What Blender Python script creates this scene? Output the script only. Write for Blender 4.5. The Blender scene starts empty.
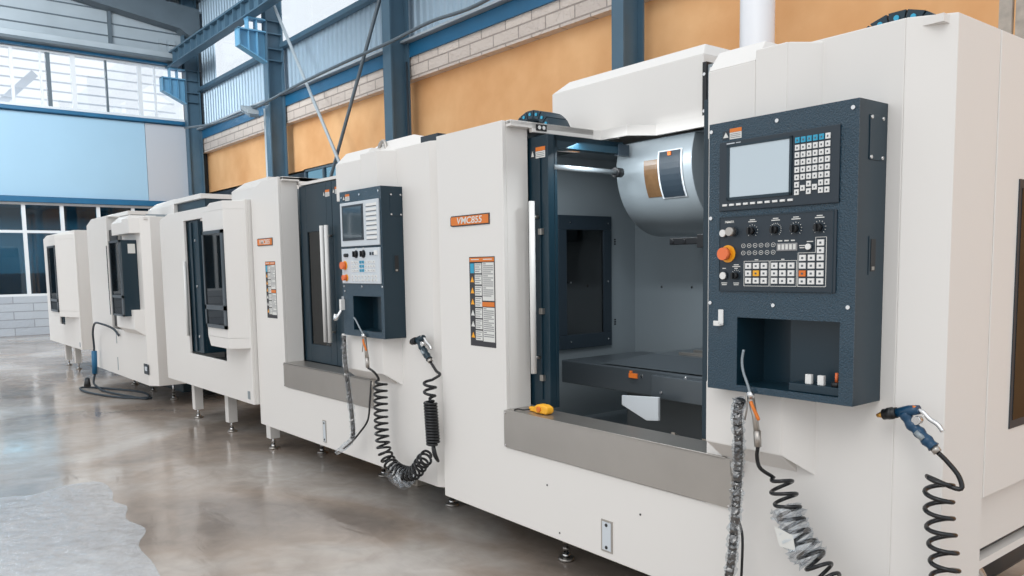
import bpy, bmesh, math, random
from mathutils import Vector, Matrix
random.seed(7)
S = bpy.context.scene
C = S.collection
PI = math.pi

# ---------------------------------------------------------------- materials
def srgb(r, g, b):
    f = lambda c: (c/255/12.92) if c/255 <= .04045 else ((c/255+.055)/1.055)**2.4
    return (f(r), f(g), f(b), 1)

def mat(name, col, rough=.5, metal=0, bump=0, bscale=200, noise=0, nscale=4, coat=0, emit=None, spec=.5, col2=None, bdist=.002):
    m = bpy.data.materials.new(name); m.use_nodes = True
    nt = m.node_tree; b = nt.nodes['Principled BSDF']
    b.inputs['Base Color'].default_value = col
    b.inputs['Roughness'].default_value = rough
    b.inputs['Metallic'].default_value = metal
    b.inputs['Coat Weight'].default_value = coat
    b.inputs['Specular IOR Level'].default_value = spec
    if emit:
        b.inputs['Emission Color'].default_value = col; b.inputs['Emission Strength'].default_value = emit
    tc = None
    if bump or noise:
        tc = nt.nodes.new('ShaderNodeTexCoord')
    if noise:
        n = nt.nodes.new('ShaderNodeTexNoise'); n.inputs['Scale'].default_value = nscale; n.inputs['Detail'].default_value = 6
        nt.links.new(tc.outputs['Object'], n.inputs['Vector'])
        r = nt.nodes.new('ShaderNodeValToRGB')
        r.color_ramp.elements[0].position = .3; r.color_ramp.elements[1].position = .7
        c2 = col2 or tuple(c*(1-noise) for c in col[:3])+(1,)
        r.color_ramp.elements[0].color = c2; r.color_ramp.elements[1].color = col
        nt.links.new(n.outputs['Fac'], r.inputs['Fac']); nt.links.new(r.outputs['Color'], b.inputs['Base Color'])
    if bump:
        n2 = nt.nodes.new('ShaderNodeTexNoise'); n2.inputs['Scale'].default_value = bscale; n2.inputs['Detail'].default_value = 3
        nt.links.new(tc.outputs['Object'], n2.inputs['Vector'])
        bp = nt.nodes.new('ShaderNodeBump'); bp.inputs['Strength'].default_value = bump; bp.inputs['Distance'].default_value = bdist
        nt.links.new(n2.outputs['Fac'], bp.inputs['Height']); nt.links.new(bp.outputs['Normal'], b.inputs['Normal'])
    return m

M = {}
M['white'] = mat('white_powder_coat', srgb(229, 226, 222), .38, bump=.12, bscale=260, bdist=.001)
M['slate'] = mat('dark_slate_paint', srgb(18, 45, 58), .34, bump=.15, bscale=200, bdist=.001)
M['hammer'] = mat('hammered_slate_paint', srgb(24, 58, 76), .28, bump=1, bscale=170, bdist=.006, coat=.4)
M['bezel'] = mat('matt_panel_black', srgb(38, 50, 60), .45)
M['black'] = mat('black_rubber', srgb(22, 24, 27), .4)
M['blackgloss'] = mat('black_hose_plastic', srgb(20, 22, 25), .22)
M['steel'] = mat('brushed_stainless', srgb(184, 179, 173), .34, .85, noise=.1, nscale=3)
M['chrome'] = mat('bright_chrome', srgb(215, 215, 215), .18, 1)
M['inner'] = mat('inner_grey_paint', srgb(146, 156, 162), .34, .2)
M['innerdark'] = mat('way_cover_steel', srgb(92, 100, 106), .32, .5)
M['screen'] = mat('lcd_glass', srgb(190, 205, 214), .08, coat=1)
M['screendark'] = mat('dark_lcd_glass', srgb(70, 84, 92), .08, coat=1)
M['key'] = mat('key_white', srgb(232, 232, 230), .5)
M['keymark'] = mat('key_legend_grey', srgb(90, 96, 102), .6)
M['keyblue'] = mat('key_cyan', srgb(52, 160, 196), .5)
M['keyorange'] = mat('key_orange', srgb(228, 120, 44), .5)
M['keyyellow'] = mat('key_amber', srgb(244, 176, 44), .5)
M['panelgrey'] = mat('light_grey_panel', srgb(205, 212, 218), .45)
M['red'] = mat('estop_red_orange', srgb(236, 118, 66), .35)
M['yellow'] = mat('warning_yellow', srgb(246, 170, 34), .4)
M['orange'] = mat('sticker_orange', srgb(222, 122, 44), .5)
M['paper'] = mat('sticker_paper', srgb(222, 222, 218), .6)
M['ink'] = mat('print_ink', srgb(60, 60, 64), .7)
M['inkgrey'] = mat('print_grey', srgb(140, 140, 142), .7)
M['bluegun'] = mat('blue_gun_plastic', srgb(16, 64, 96), .3)
M['brass'] = mat('brass', srgb(214, 160, 80), .28, 1)
M['bluecol'] = mat('column_paint_slate_blue', srgb(78, 108, 128), .45, noise=.15, nscale=2)
M['bluebeam'] = mat('girt_paint_blue', srgb(30, 104, 146), .45, noise=.15, nscale=3)
M['siding'] = mat('corrugated_siding_metal', srgb(172, 194, 210), .4, .2, noise=.1, nscale=1.5)
M['greysteel'] = mat('grey_roof_steel', srgb(98, 112, 122), .5, noise=.2, nscale=1.5)
M['silverpanel'] = mat('silver_wall_sheet', srgb(176, 188, 196), .45, .1, noise=.15, nscale=1.2)
M['bluepanel'] = mat('daylight_tinted_wall_sheet', srgb(164, 202, 226), .5, noise=.06, nscale=.5)  # blue cast of the daylight put into the sheet colour
M['greypanel'] = mat('pale_grey_wall_sheet', srgb(188, 194, 202), .5)
M['wframe'] = mat('white_window_frame', srgb(225, 230, 234), .4)
M['dframe'] = mat('dark_window_frame', srgb(90, 104, 114), .4)
M['bracket'] = mat('bracket_glare_blue', srgb(104, 160, 194), .45)  # backlight glare on the brackets put into a brighter blue
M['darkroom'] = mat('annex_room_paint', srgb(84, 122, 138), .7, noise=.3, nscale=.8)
M['ductwhite'] = mat('white_duct_paint', srgb(232, 234, 238), .4)
M['beigewood'] = mat('weathered_board', srgb(190, 180, 168), .6, noise=.3, nscale=14)
M['clear'] = None

def glass(name, col, alpha_mix=.15, rough=.02):
    m = bpy.data.materials.new(name); m.use_nodes = True
    nt = m.node_tree; nt.nodes.clear()
    o = nt.nodes.new('ShaderNodeOutputMaterial'); mx = nt.nodes.new('ShaderNodeMixShader')
    t = nt.nodes.new('ShaderNodeBsdfTransparent'); t.inputs[0].default_value = col
    g = nt.nodes.new('ShaderNodeBsdfGlossy'); g.inputs['Roughness'].default_value = rough; g.inputs[0].default_value = (1, 1, 1, 1)
    mx.inputs[0].default_value = alpha_mix
    nt.links.new(t.outputs[0], mx.inputs[1]); nt.links.new(g.outputs[0], mx.inputs[2]); nt.links.new(mx.outputs[0], o.inputs[0])
    return m
M['pane'] = glass('window_glass', (.96, .98, 1, 1), .08)
M['tint'] = glass('teal_tinted_glass', (.42, .58, .66, 1), .035)
M['doorglass'] = glass('dark_door_glass', (.10, .17, .20, 1), .12)
M['wrap'] = glass('clear_plastic_wrap', (.9, .92, .94, 1), .16, .25)

def floor_mat():
    m = bpy.data.materials.new('polished_wet_concrete'); m.use_nodes = True
    nt = m.node_tree; b = nt.nodes['Principled BSDF']; L = nt.links.new
    tc = nt.nodes.new('ShaderNodeTexCoord')
    def noise(sc, det, dist=0, scale=(1, 1, 1)):
        mp = nt.nodes.new('ShaderNodeMapping'); mp.inputs['Scale'].default_value = scale
        L(tc.outputs['Object'], mp.inputs['Vector'])
        n = nt.nodes.new('ShaderNodeTexNoise'); n.inputs['Scale'].default_value = sc; n.inputs['Detail'].default_value = det
        n.inputs['Distortion'].default_value = dist
        L(mp.outputs[0], n.inputs['Vector']); return n
    n1 = noise(.55, 5, .6); r = nt.nodes.new('ShaderNodeValToRGB')
    e = r.color_ramp.elements
    e[0].position = .36; e[0].color = srgb(142, 132, 124); e[1].position = .62; e[1].color = srgb(194, 187, 180)
    k = r.color_ramp.elements.new(.5); k.color = srgb(168, 154, 142)
    L(n1.outputs['Fac'], r.inputs['Fac'])
    n3 = noise(5, 8, 1.2); mx = nt.nodes.new('ShaderNodeMix'); mx.data_type = 'RGBA'; mx.blend_type = 'OVERLAY'
    mx.inputs[0].default_value = .25
    L(r.outputs['Color'], mx.inputs[6]); L(n3.outputs['Fac'], mx.inputs[7]); L(mx.outputs[2], b.inputs['Base Color'])
    n2 = noise(.8, 4, .8); mr = nt.nodes.new('ShaderNodeMapRange')
    mr.inputs['From Min'].default_value = .35; mr.inputs['From Max'].default_value = .65
    mr.inputs['To Min'].default_value = .07; mr.inputs['To Max'].default_value = .22
    L(n2.outputs['Fac'], mr.inputs['Value']); L(mr.outputs[0], b.inputs['Roughness'])
    n4 = noise(2.2, 6, 1.5, (1, 2.2, 1)); bp = nt.nodes.new('ShaderNodeBump'); bp.inputs['Strength'].default_value = .16; bp.inputs['Distance'].default_value = .02
    L(n4.outputs['Fac'], bp.inputs['Height']); L(bp.outputs['Normal'], b.inputs['Normal'])
    b.inputs['Specular IOR Level'].default_value = .6
    return m
M['floor'] = floor_mat()

def brick_mat(name, c1, c2, mortar, bw, bh, axes, bump=.5, noise_b=.5):
    m = bpy.data.materials.new(name); m.use_nodes = True
    nt = m.node_tree; b = nt.nodes['Principled BSDF']; L = nt.links.new
    tc = nt.nodes.new('ShaderNodeTexCoord'); sp = nt.nodes.new('ShaderNodeSeparateXYZ'); cb = nt.nodes.new('ShaderNodeCombineXYZ')
    L(tc.outputs['Object'], sp.inputs[0]); L(sp.outputs[axes[0]], cb.inputs[0]); L(sp.outputs[axes[1]], cb.inputs[1])
    br = nt.nodes.new('ShaderNodeTexBrick'); br.inputs['Scale'].default_value = 1
    br.inputs['Color1'].default_value = c1; br.inputs['Color2'].default_value = c2; br.inputs['Mortar'].default_value = mortar
    br.inputs['Mortar Size'].default_value = .012; br.inputs['Brick Width'].default_value = bw; br.inputs['Row Height'].default_value = bh
    L(cb.outputs[0], br.inputs['Vector']); L(br.outputs['Color'], b.inputs['Base Color'])
    n = nt.nodes.new('ShaderNodeTexNoise'); n.inputs['Scale'].default_value = 9; n.inputs['Detail'].default_value = 6; n.inputs['Distortion'].default_value = 1.5
    L(tc.outputs['Object'], n.inputs['Vector'])
    ad = nt.nodes.new('ShaderNodeMath'); ad.operation = 'MULTIPLY_ADD'; ad.inputs[1].default_value = -1.2
    L(br.outputs['Fac'], ad.inputs[0]); L(n.outputs['Fac'], ad.inputs[2])
    bp = nt.nodes.new('ShaderNodeBump'); bp.inputs['Strength'].default_value = bump; bp.inputs['Distance'].default_value = .04
    L(ad.outputs[0], bp.inputs['Height']); L(bp.outputs['Normal'], b.inputs['Normal']); b.inputs['Roughness'].default_value = .75
    return m
M['block'] = brick_mat('painted_split_block', srgb(226, 214, 204), srgb(216, 204, 195), srgb(170, 158, 150), .62, .195, ('X', 'Z'), .9)
M['whitebrick'] = brick_mat('whitewashed_brick', srgb(186, 194, 202), srgb(170, 178, 188), srgb(150, 156, 164), .9, .21, ('Y', 'Z'), .5)

def plaster_mat():
    m = mat('orange_plaster', srgb(244, 194, 140), .8, bump=.3, bscale=6, noise=1, nscale=.9, col2=srgb(220, 160, 104), bdist=.02)
    return m
M['plaster'] = plaster_mat()

# ---------------------------------------------------------------- mesh builder
class MB:
    def __init__(s): s.bm = bmesh.new(); s.mats = []; s.smooth = False
    def _mi(s, m):
        if m is None: return 0
        if m not in s.mats: s.mats.append(m)
        return s.mats.index(m)
    def box(s, x0, x1, y0, y1, z0, z1, m=None):
        mi = s._mi(m)
        v = [s.bm.verts.new((x, y, z)) for x in (x0, x1) for y in (y0, y1) for z in (z0, z1)]
        for f in ((0, 1, 3, 2), (4, 6, 7, 5), (0, 4, 5, 1), (2, 3, 7, 6), (0, 2, 6, 4), (1, 5, 7, 3)):
            fc = s.bm.faces.new([v[i] for i in f]); fc.material_index = mi
        return s
    def prism(s, poly, ax, a, b, m=None):
        """poly of 2D points extruded along axis ax from a to b.  ax 'x': (y,z); 'y': (x,z); 'z': (x,y)"""
        mi = s._mi(m)
        def P(u, v, t): return {'x': (t, u, v), 'y': (u, t, v), 'z': (u, v, t)}[ax]
        A = [s.bm.verts.new(P(u, v, a)) for u, v in poly]; B = [s.bm.verts.new(P(u, v, b)) for u, v in poly]
        n = len(poly)
        fs = [s.bm.faces.new(A), s.bm.faces.new(B[::-1])]
        for i in range(n): fs.append(s.bm.faces.new((A[i], B[i], B[(i+1) % n], A[(i+1) % n])))
        for f in fs: f.material_index = mi
        return s
    def hexa(s, p, m=None):
        """8 points: bottom ring 0-3, top ring 4-7"""
        mi = s._mi(m); v = [s.bm.verts.new(q) for q in p]
        for f in ((3, 2, 1, 0), (4, 5, 6, 7), (0, 1, 5, 4), (1, 2, 6, 5), (2, 3, 7, 6), (3, 0, 4, 7)):
            s.bm.faces.new([v[i] for i in f]).material_index = mi
        return s
    def bar(s, p0, p1, w, h, m=None):
        p0, p1 = Vector(p0), Vector(p1); d = (p1-p0).normalized()
        up = Vector((0, 0, 1)) if abs(d.z) < .95 else Vector((0, 1, 0))
        a = d.cross(up).normalized()*w/2; b = a.cross(d).normalized()*h/2
        return s.hexa([p0-a-b, p0+a-b, p1+a-b, p1-a-b, p0-a+b, p0+a+b, p1+a+b, p1-a+b], m)
    def cyl(s, p0, p1, r0, r1=None, n=20, m=None, smooth=True):
        r1 = r0 if r1 is None else r1; mi = s._mi(m)
        p0, p1 = Vector(p0), Vector(p1); d = (p1-p0).normalized()
        up = Vector((0, 0, 1)) if abs(d.z) < .9 else Vector((1, 0, 0))
        a = d.cross(up).normalized(); b = d.cross(a)
        R0 = []; R1 = []
        for i in range(n):
            t = 2*PI*i/n; q = a*math.cos(t)+b*math.sin(t)
            R0.append(s.bm.verts.new(p0+q*r0)); R1.append(s.bm.verts.new(p1+q*r1))
        s.bm.faces.new(R0[::-1]).material_index = mi; s.bm.faces.new(R1).material_index = mi
        for i in range(n):
            f = s.bm.faces.new((R0[i], R0[(i+1) % n], R1[(i+1) % n], R1[i])); f.material_index = mi; f.smooth = smooth
        return s
    def tube(s, pts, r, n=8, m=None):
        mi = s._mi(m); pts = [Vector(p) for p in pts]; rings = []
        rr = r if isinstance(r, (list, tuple)) else [r]*len(pts)
        ref = None
        for i, p in enumerate(pts):
            d = (pts[min(i+1, len(pts)-1)]-pts[max(i-1, 0)])
            if d.length < 1e-9: d = Vector((0, 0, 1))
            d.normalize()
            if ref is None:
                ref = Vector((0, 0, 1)) if abs(d.z) < .9 else Vector((1, 0, 0))
            a = (ref-d*ref.dot(d)); a.normalize(); ref = a; b = d.cross(a)
            rings.append([s.bm.verts.new(p+(a*math.cos(2*PI*k/n)+b*math.sin(2*PI*k/n))*rr[i]) for k in range(n)])
        for A, B in zip(rings, rings[1:]):
            for k in range(n):
                f = s.bm.faces.new((A[k], A[(k+1) % n], B[(k+1) % n], B[k])); f.smooth = True; f.material_index = mi
        s.bm.faces.new(rings[0][::-1]).material_index = mi; s.bm.faces.new(rings[-1]).material_index = mi
        return s
    def quad(s, pts, m=None):
        f = s.bm.faces.new([s.bm.verts.new(p) for p in pts]); f.material_index = s._mi(m); return s
    def build(s, name, material=None, parent=None, bevel=0, loc=None, solid=0):
        bmesh.ops.recalc_face_normals(s.bm, faces=s.bm.faces)
        me = bpy.data.meshes.new(name); s.bm.to_mesh(me); s.bm.free()
        if s.mats:
            for k in s.mats: me.materials.append(M[k])
        if material: me.materials.append(M[material]) if not s.mats else None
        o = bpy.data.objects.new(name, me); C.objects.link(o)
        if parent: o.parent = parent
        if loc: o.location = loc
        if bevel:
            b = o.modifiers.new('bevel', 'BEVEL'); b.width = bevel; b.segments = 2; b.limit_method = 'ANGLE'; b.angle_limit = .5
        return o

def tag(o, label=None, cat=None, group=None, kind=None):
    if label: o['label'] = label
    if cat: o['category'] = cat
    if group: o['group'] = group
    if kind: o['kind'] = kind
    return o
def empty(name, loc, rz=0, **k):
    o = bpy.data.objects.new(name, None); C.objects.link(o); o.location = loc; o.rotation_euler = (0, 0, rz)
    o.empty_display_size = .1
    return tag(o, **k)
def text(name, body, size, loc, material, parent, rx=PI/2, rz=0, ext=.0008, shear=0, sx=1, align='LEFT'):
    cu = bpy.data.curves.new(name, 'FONT'); cu.body = body; cu.size = size; cu.extrude = ext; cu.shear = shear; cu.align_x = align
    cu.offset = size*.012
    t = bpy.data.objects.new(name, cu); C.objects.link(t)
    dg = bpy.context.evaluated_depsgraph_get(); dg.update()
    me = bpy.data.meshes.new_from_object(t.evaluated_get(dg)); bpy.data.objects.remove(t)
    me.materials.clear(); me.materials.append(M[material])
    o = bpy.data.objects.new(name, me); C.objects.link(o); o.parent = parent
    o.location = loc; o.rotation_euler = (rx, 0, rz); o.scale = (sx, 1, 1)
    return o
def catmull(pts, n=10):
    P = [Vector(p) for p in pts]; P = [2*P[0]-P[1]]+P+[2*P[-1]-P[-2]]; out = []
    for i in range(1, len(P)-2):
        for k in range(n):
            t = k/n; a, b, c, d = P[i-1:i+3]
            out.append(.5*((2*b)+(c-a)*t+(2*a-5*b+4*c-d)*t*t+(3*b-a-3*c+d)*t**3))
    out.append(P[-2]); return out
def helix(axis_pts, r, pitch, n=18, phase=0, flat=1.0):
    ax = catmull(axis_pts, 24); L = [0]
    for a, b in zip(ax, ax[1:]): L.append(L[-1]+(b-a).length)
    turns = L[-1]/pitch; N = int(turns*n); out = []
    j = 0
    for i in range(N+1):
        s = L[-1]*i/N
        while j < len(L)-2 and L[j+1] < s: j += 1
        t = (s-L[j])/max(1e-9, L[j+1]-L[j]); p = ax[j].lerp(ax[j+1], t)
        d = (ax[j+1]-ax[j]).normalized()
        u = d.cross(Vector((0, 1, 0)));
        if u.length < .1: u = Vector((1, 0, 0))
        u.normalize(); v = Vector((0, 1, 0))
        th = 2*PI*s/pitch+phase
        rr = r*min(1, i/10+.2, (N-i)/10+.2)
        out.append(p+u*math.cos(th)*rr+v*math.sin(th)*rr*flat)
    return out

# ---------------------------------------------------------------- the hall
def struct(name, mb, material, **k):
    return tag(mb.build(name, material, **k), kind='structure')
struct('floor', MB().box(-27.5, 7, -9, 8.3, -.1, 0), 'floor')

# --- end wall (far left) at x = -24
XW = -24
def skin(mb, y0, y1, z0, z1, m, x=XW, t=.08): mb.box(x-t, x, y0, y1, z0, z1, m)
w = MB()
skin(w, -9, 8.3, 0, 1.02, 'whitebrick', t=.2)
skin(w, -9, 6.6, 3.60, 5.74, 'bluepanel')
skin(w, 6.615, 7.75, 3.60, 5.74, 'greypanel')
w.box(XW-.08, XW-.01, -9, 8.3, 3.42, 3.6, 'bluebeam')
w.box(XW-.08, XW-.01, -9, 8.3, 5.72, 5.88, 'bluebeam')
skin(w, -9, 8.3, 7.36, 9.9, 'silverpanel')
skin(w, 7.2, 8.3, 1.0, 3.45, 'greypanel', x=XW-.02); skin(w, 7.72, 8.4, 1.0, 7.4, 'bezel', x=XW-.03)
struct('wall_left', w, None)
b = MB()
b.box(XW, XW+.14, -9, 8.0, 3.44, 3.57, 'bluebeam')
struct('trim_1', b, None, bevel=.01)
b = MB(); b.box(XW, XW+.14, -9, 7.6, 5.76, 5.85, 'bluebeam'); struct('trim_2', b, None, bevel=.01)
b = MB()
b.box(XW, XW+.5, -9, 7.4, 7.42, 7.5, 'greysteel'); b.box(XW+.3, XW+.45, -9, 7.4, 7.5, 7.66, 'silverpanel'); b.box(XW+.05, XW+.2, -9, 7.4, 7.36, 7.44, 'bluebeam')
struct('trim_3', b, None, bevel=.01)
b = MB()
for z in (7.95, 8.28, 8.62): b.box(XW, XW+.03, -9, 8, z, z+.03, 'greysteel')
b.box(XW, XW+.12, 5.8, 5.88, 7.6, 9.5, 'greysteel')
b.box(XW, XW+.12, 2.0, 2.08, 7.6, 9.6, 'greysteel')
b.prism([(8.1, 8.0), (7.55, 8.35), (2, 9.15), (2, 9.5), (8.1, 8.95)], 'x', XW+.05, XW+.5, 'greysteel')
struct('trim_4', b, None)

def window(name, y0, y1, z0, z1, mull, bars, fm, gm, x=XW-.05, fw=.05):
    f = MB(); f.box(x-.05, x+.05, y0, y1, z0, z0+.06); f.box(x-.05, x+.05, y0, y1, z1-.06, z1)
    r = struct(name, f, fm)
    for y, wd, mm in mull:
        MB().box(x-.045, x+.045, y-wd/2, y+wd/2, z0+.06, z1-.06).build('mullion', mm, r)
    for z in bars: MB().box(x-.04, x+.04, y0, y1, z-.035, z+.035).build('glazing_bar', fm, r)
    ys = [y0]+[m_[0] for m_ in mull]+[y1]
    for a, c in zip(ys, ys[1:]): MB().box(x-.006, x+.006, a+.02, c-.02, z0+.03, z1-.03).build('pane', gm, r)
    return r
up = [(-6.5+.7*i, .05, 'wframe') for i in range(12)]
window('window_1', -9, 7.7, 5.88, 7.37, up+[(3.5, .07, 'wframe'), (4.15, .05, 'wframe'), (4.30+.02, .1, 'dframe'), (4.9, .11, 'wframe'), (5.70, .05, 'dframe'), (6.55, .1, 'wframe'), (6.95, .04, 'wframe')], [], 'wframe', 'pane')
lo = [(6.17-.88*i, .09, 'wframe') for i in range(-1, 17)]
lo.sort()
window('window_2', -9, 7.2, 1.02, 3.44, lo, [2.69], 'wframe', 'tint')
# room behind the lower window and the pale canopy outside the upper one
r = MB()
r.box(-27.4, -27.3, -9, 8.3, 0, 3.5, 'darkroom'); r.box(-27.4, XW-.1, -9, 8.3, 3.5, 3.55, 'darkroom')
r.box(-27.4, XW-.1, 8.3, 8.4, 0, 3.5, 'darkroom'); r.box(-27.4, XW-.1, -9.1, -9, 0, 3.5, 'darkroom')
struct('wall_annex', r, None)
cb = MB(); cb.box(-26.9, -26.3, 2.6, 4.3, .01, 1.62); cb.box(-26.28, -26.27, 2.65, 3.42, .1, 1.55); cb.box(-26.28, -26.27, 3.48, 4.25, .1, 1.55)
tag(cb.build('storage_cabinet', 'bezel', bevel=.01), 'dark cabinet seen through the lower window of the far wall', 'cabinet')
cn = empty('neighbouring_roof', (-28.5, 0, 7.2), label='pale roof with slats seen through the high window band', cat='roof')
rt = MB().prism([(-9.5, .9), (9, 2.6), (9, 2.68), (-9.5, .98)], 'x', -1.2, 1.2).build('roof_sheet', 'ductwhite', cn)
for i in range(9):
    MB().box(.4+.12*i, .46+.12*i, -9, 8.5, 1.3-.3*i+.0, 1.34-.3*i).build('slat', 'ductwhite', cn)
MB().bar((.9, 1, -3.5), (.9, 4.6, .3), .12, .22).build('rafter', 'ductwhite', cn)

# --- long wall (right) behind the machines, y about 8.2
w = MB()
w.box(-24, 7, 8.3, 8.4, 3.9, 5.05, 'plaster')
w.box(-24.1, -17.55, 8.3, 8.4, 3.86, 3.9, 'plaster')
w.box(-24, 7, 8.3, 8.4, .9, 2.6, 'plaster'); w.box(-24, 7, 8.3, 8.4, 0, .9, 'plaster')
w.box(-12.9, 7, 8.3, 8.4, 2.6, 3.9, 'plaster'); w.box(-24.1, -17.6, 8.3, 8.4, 2.6, 3.9, 'bezel')
w.box(-24, 7, 8.14, 8.4, 5.02, 5.41, 'block')
struct('wall_right', w, None)
b = MB(); b.box(-24, 7, 8.1, 8.3, 5.41, 5.65)
struct('trim_5', b, 'bluebeam')
b = MB(); b.box(-24, 7, 7.98, 8.2, 5.66, 5.70); struct('trim_6', b, 'silverpanel')
def corrugated(x0, x1, z0, z1, y):
    m = MB(); pitch = .2; x = x0; prof = []
    while x < x1:
        prof += [(x, y), (x+.11, y), (x+.13, y-.035), (x+.18, y-.035)]; x += pitch
    prof.append((min(x, x1+.2), y))
    bm = m.bm
    A = [bm.verts.new((u, v, z0)) for u, v in prof]; B = [bm.verts.new((u, v, z1)) for u, v in prof]
    for i in range(len(prof)-1): bm.faces.new((A[i], A[i+1], B[i+1], B[i]))
    return m
struct('wall_siding', corrugated(-24, 7, 5.65, 6.78, 8.25), 'siding')
struct('wall_siding_upper', corrugated(-24, 7, 8.2, 9.4, 8.25), 'siding')
struct('wall_siding_corner', corrugated(-24, -22.9, 6.78, 8.2, 8.25), 'siding')
struct('wall_siding_side', corrugated(-12.7, 7, 6.78, 8.2, 8.25), 'siding')
b = MB(); b.box(-24, 7, 8.05, 8.2, 6.74, 6.84); struct('trim_7', b, 'bluecol')
wf = struct('window_3', MB().box(-22.9, -12.7, 8.2, 8.3, 6.82, 6.86).box(-22.9, -12.7, 8.2, 8.3, 8.14, 8.2), 'bluecol')
for i in range(5):
    MB().box(-22.9+2.04*i+.01, -22.9+2.04*(i+1)-.01, 8.25, 8.26, 6.86, 8.14).build('pane', 'pane', wf)
wf = struct('window_4', MB().box(-17.6, -12.9, 8.3, 8.38, 3.86, 3.92).box(-17.6, -12.9, 8.3, 8.38, 2.6, 2.66), 'dframe')
for i in range(6): MB().box(-17.6+.93*i, -17.55+.93*i, 8.3, 8.38, 2.66, 3.86).build('mullion', 'dframe', wf)
for i in range(5): MB().box(-17.55+.93*i, -16.67+.93*i, 8.335, 8.345, 2.66, 3.86).build('pane', 'tint', wf)
rf = MB()
rf.prism([(8.3, 9.25), (-9, 10.6), (-9, 10.7), (8.3, 9.35)], 'x', -24.2, -19.5)
struct('ceiling', rf, 'greysteel')
b = MB()
for i in range(6): b.bar((-24, 7.3-1.3*i, 9.2+.1*i), (-19.5, 7.3-1.3*i, 9.2+.1*i), .08, .2)
struct('trim_9', b, 'greysteel')

# steel columns with their crane brackets
def column(x0, label, bracket=True, wdt=.24, depth=.4):
    r = empty('steel_column', (x0, 7.7, 0), label=label, cat='column')
    m = MB(); t = .03
    m.box(0, wdt, 0, t, 0, 9.3); m.box(0, wdt, depth-t, depth, 0, 9.3); m.box(wdt/2-.01, wdt/2+.01, t, depth-t, 0, 9.3)
    m.build('column_shaft', 'bluecol', r)
    MB().box(-.08, wdt+.08, -.08, depth+.08, .001, .03).build('base_plate', 'bluecol', r)
    if bracket:
        m = MB()
        xc = wdt/2
        m.prism([(0, 6.36), (-.62, 6.66), (-.62, 7.02), (0, 7.02)], 'x', xc-.012, xc+.012)
        m.box(0, wdt, -.64, 0, 7.0, 7.03); m.box(0, wdt, -.64, -.61, 6.64, 7.02)
        m.hexa([(0, 0, 6.34), (wdt, 0, 6.34), (wdt, -.62, 6.64), (0, -.62, 6.64), (0, 0, 6.37), (wdt, 0, 6.37), (wdt, -.62, 6.67), (0, -.62, 6.67)])
        for y in (-.2, -.4): m.box(0.02, wdt-.02, y-.01, y+.01, 6.4-y*.4, 7.28 if y > -.5 else 7)
        m.box(.0, wdt, -.42, .02, 7.26, 7.3)
        m.build('bracket', 'bracket', r)
        k = MB()
        for z in (6.4, 6.66, 7.0, 7.28): k.box(wdt/2+.01, wdt-.005, .03, depth-.03, z, z+.025)
        k.build('stiffener', 'bluecol', r)
    return r
column(-24.0+.02, 'steel column standing in the far corner beside the end wall')
column(-18.25, 'blue steel column with crane bracket, second from the far corner, floodlight beside it')
column(-12.9, 'steel column where the loose cable is tied, just right of the crossed rods', bracket=False, wdt=.27)
column(-7.25, 'thick steel column rising behind the nearest machine\'s roof cover', bracket=False, wdt=.2)
# crane runway beam
r = empty('crane_runway_beam', (-24, 7.35, 7.3), label='long ribbed steel crane beam running along the wall on brackets', cat='beam')
m = MB(); L_ = 24
m.box(0, L_, -.12, .12, 0, .03); m.box(0, L_, -.12, .12, .34, .38); m.box(0, L_, -.01, .01, .03, .34)
m.build('girder', 'bluecol', r)
m = MB(); m.box(0, L_, -.03, .03, .38, .46); m.build('rail', 'greysteel', r)
for i in range(48): MB().box(.2+i*.5, .22+i*.5, -.11, .11, .03, .34).build('rib', 'bluecol', r)
m = MB()
m.box(-.0, .03, -.25, -.05, .42, .8); m.box(.0, .03, .02, .2, .42, .8)
m.build('end_stop', 'silverpanel', r)
# crossed bracing rods
def rod(p0, p1, label, mm):
    tag(MB().tube([p0, p1], .035, 10).build('bracing_rod', mm), label, 'rod', 'crossed bracing rods')
rod((-17.4, 7.64, 7.45), (-12.96, 7.66, 1.5), 'bright steel bracing rod sloping down to the right, crossing the dark rod', 'silverpanel')
rod((-12.95, 7.76, 6.6), (-17.6, 7.76, .2), 'dark bracing rod sloping down to the left, crossing the bright rod', 'dframe')
# loose cable
pts = [(-23.37, 7.5, 5.6), (-21, 7.5, 5.39), (-18.66, 7.5, 5.35), (-15.93, 7.5, 5.46), (-13.95, 7.5, 5.5), (-12.5, 7.6, 5.56), (-11.06, 7.5, 5.55), (-9.56, 7.5, 5.51), (-7.2, 7.6, 5.9)]
tag(MB().tube(catmull(pts, 8), .03, 8).build('electric_cable', 'dframe'), 'loose grey cable strung along the columns below the siding', 'cable')
# floodlight
r = empty('floodlight', (-18.2, 7.45, 5.2), label='small slatted floodlight hanging from the cable beside the blue column', cat='light')
m = MB(); m.hexa([(-.5, -.15, .1), (.0, -.15, -.1), (.0, .1, -.1), (-.5, .1, .1), (-.5, -.15, .16), (0, -.15, -.04), (0, .1, -.04), (-.5, .1, .16)]); m.build('housing', 'dframe', r, bevel=.01)
for i in range(5): MB().hexa([(-.46+.09*i, -.17, .15-.036*i), (-.43+.09*i, -.17, .14-.036*i), (-.43+.09*i, .1, .14-.036*i), (-.46+.09*i, .1, .15-.036*i), (-.46+.09*i, -.17, .24-.036*i), (-.43+.09*i, -.17, .23-.036*i), (-.43+.09*i, .1, .23-.036*i), (-.46+.09*i, .1, .24-.036*i)]).build('cooling_fin', 'silverpanel', r)
MB().tube(catmull([(-.25, 0, .2), (.1, .05, .18), (.18, .2, .2), (.1, .3, .3)], 6), .02).build('bracket_arm', 'dframe', r)
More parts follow.
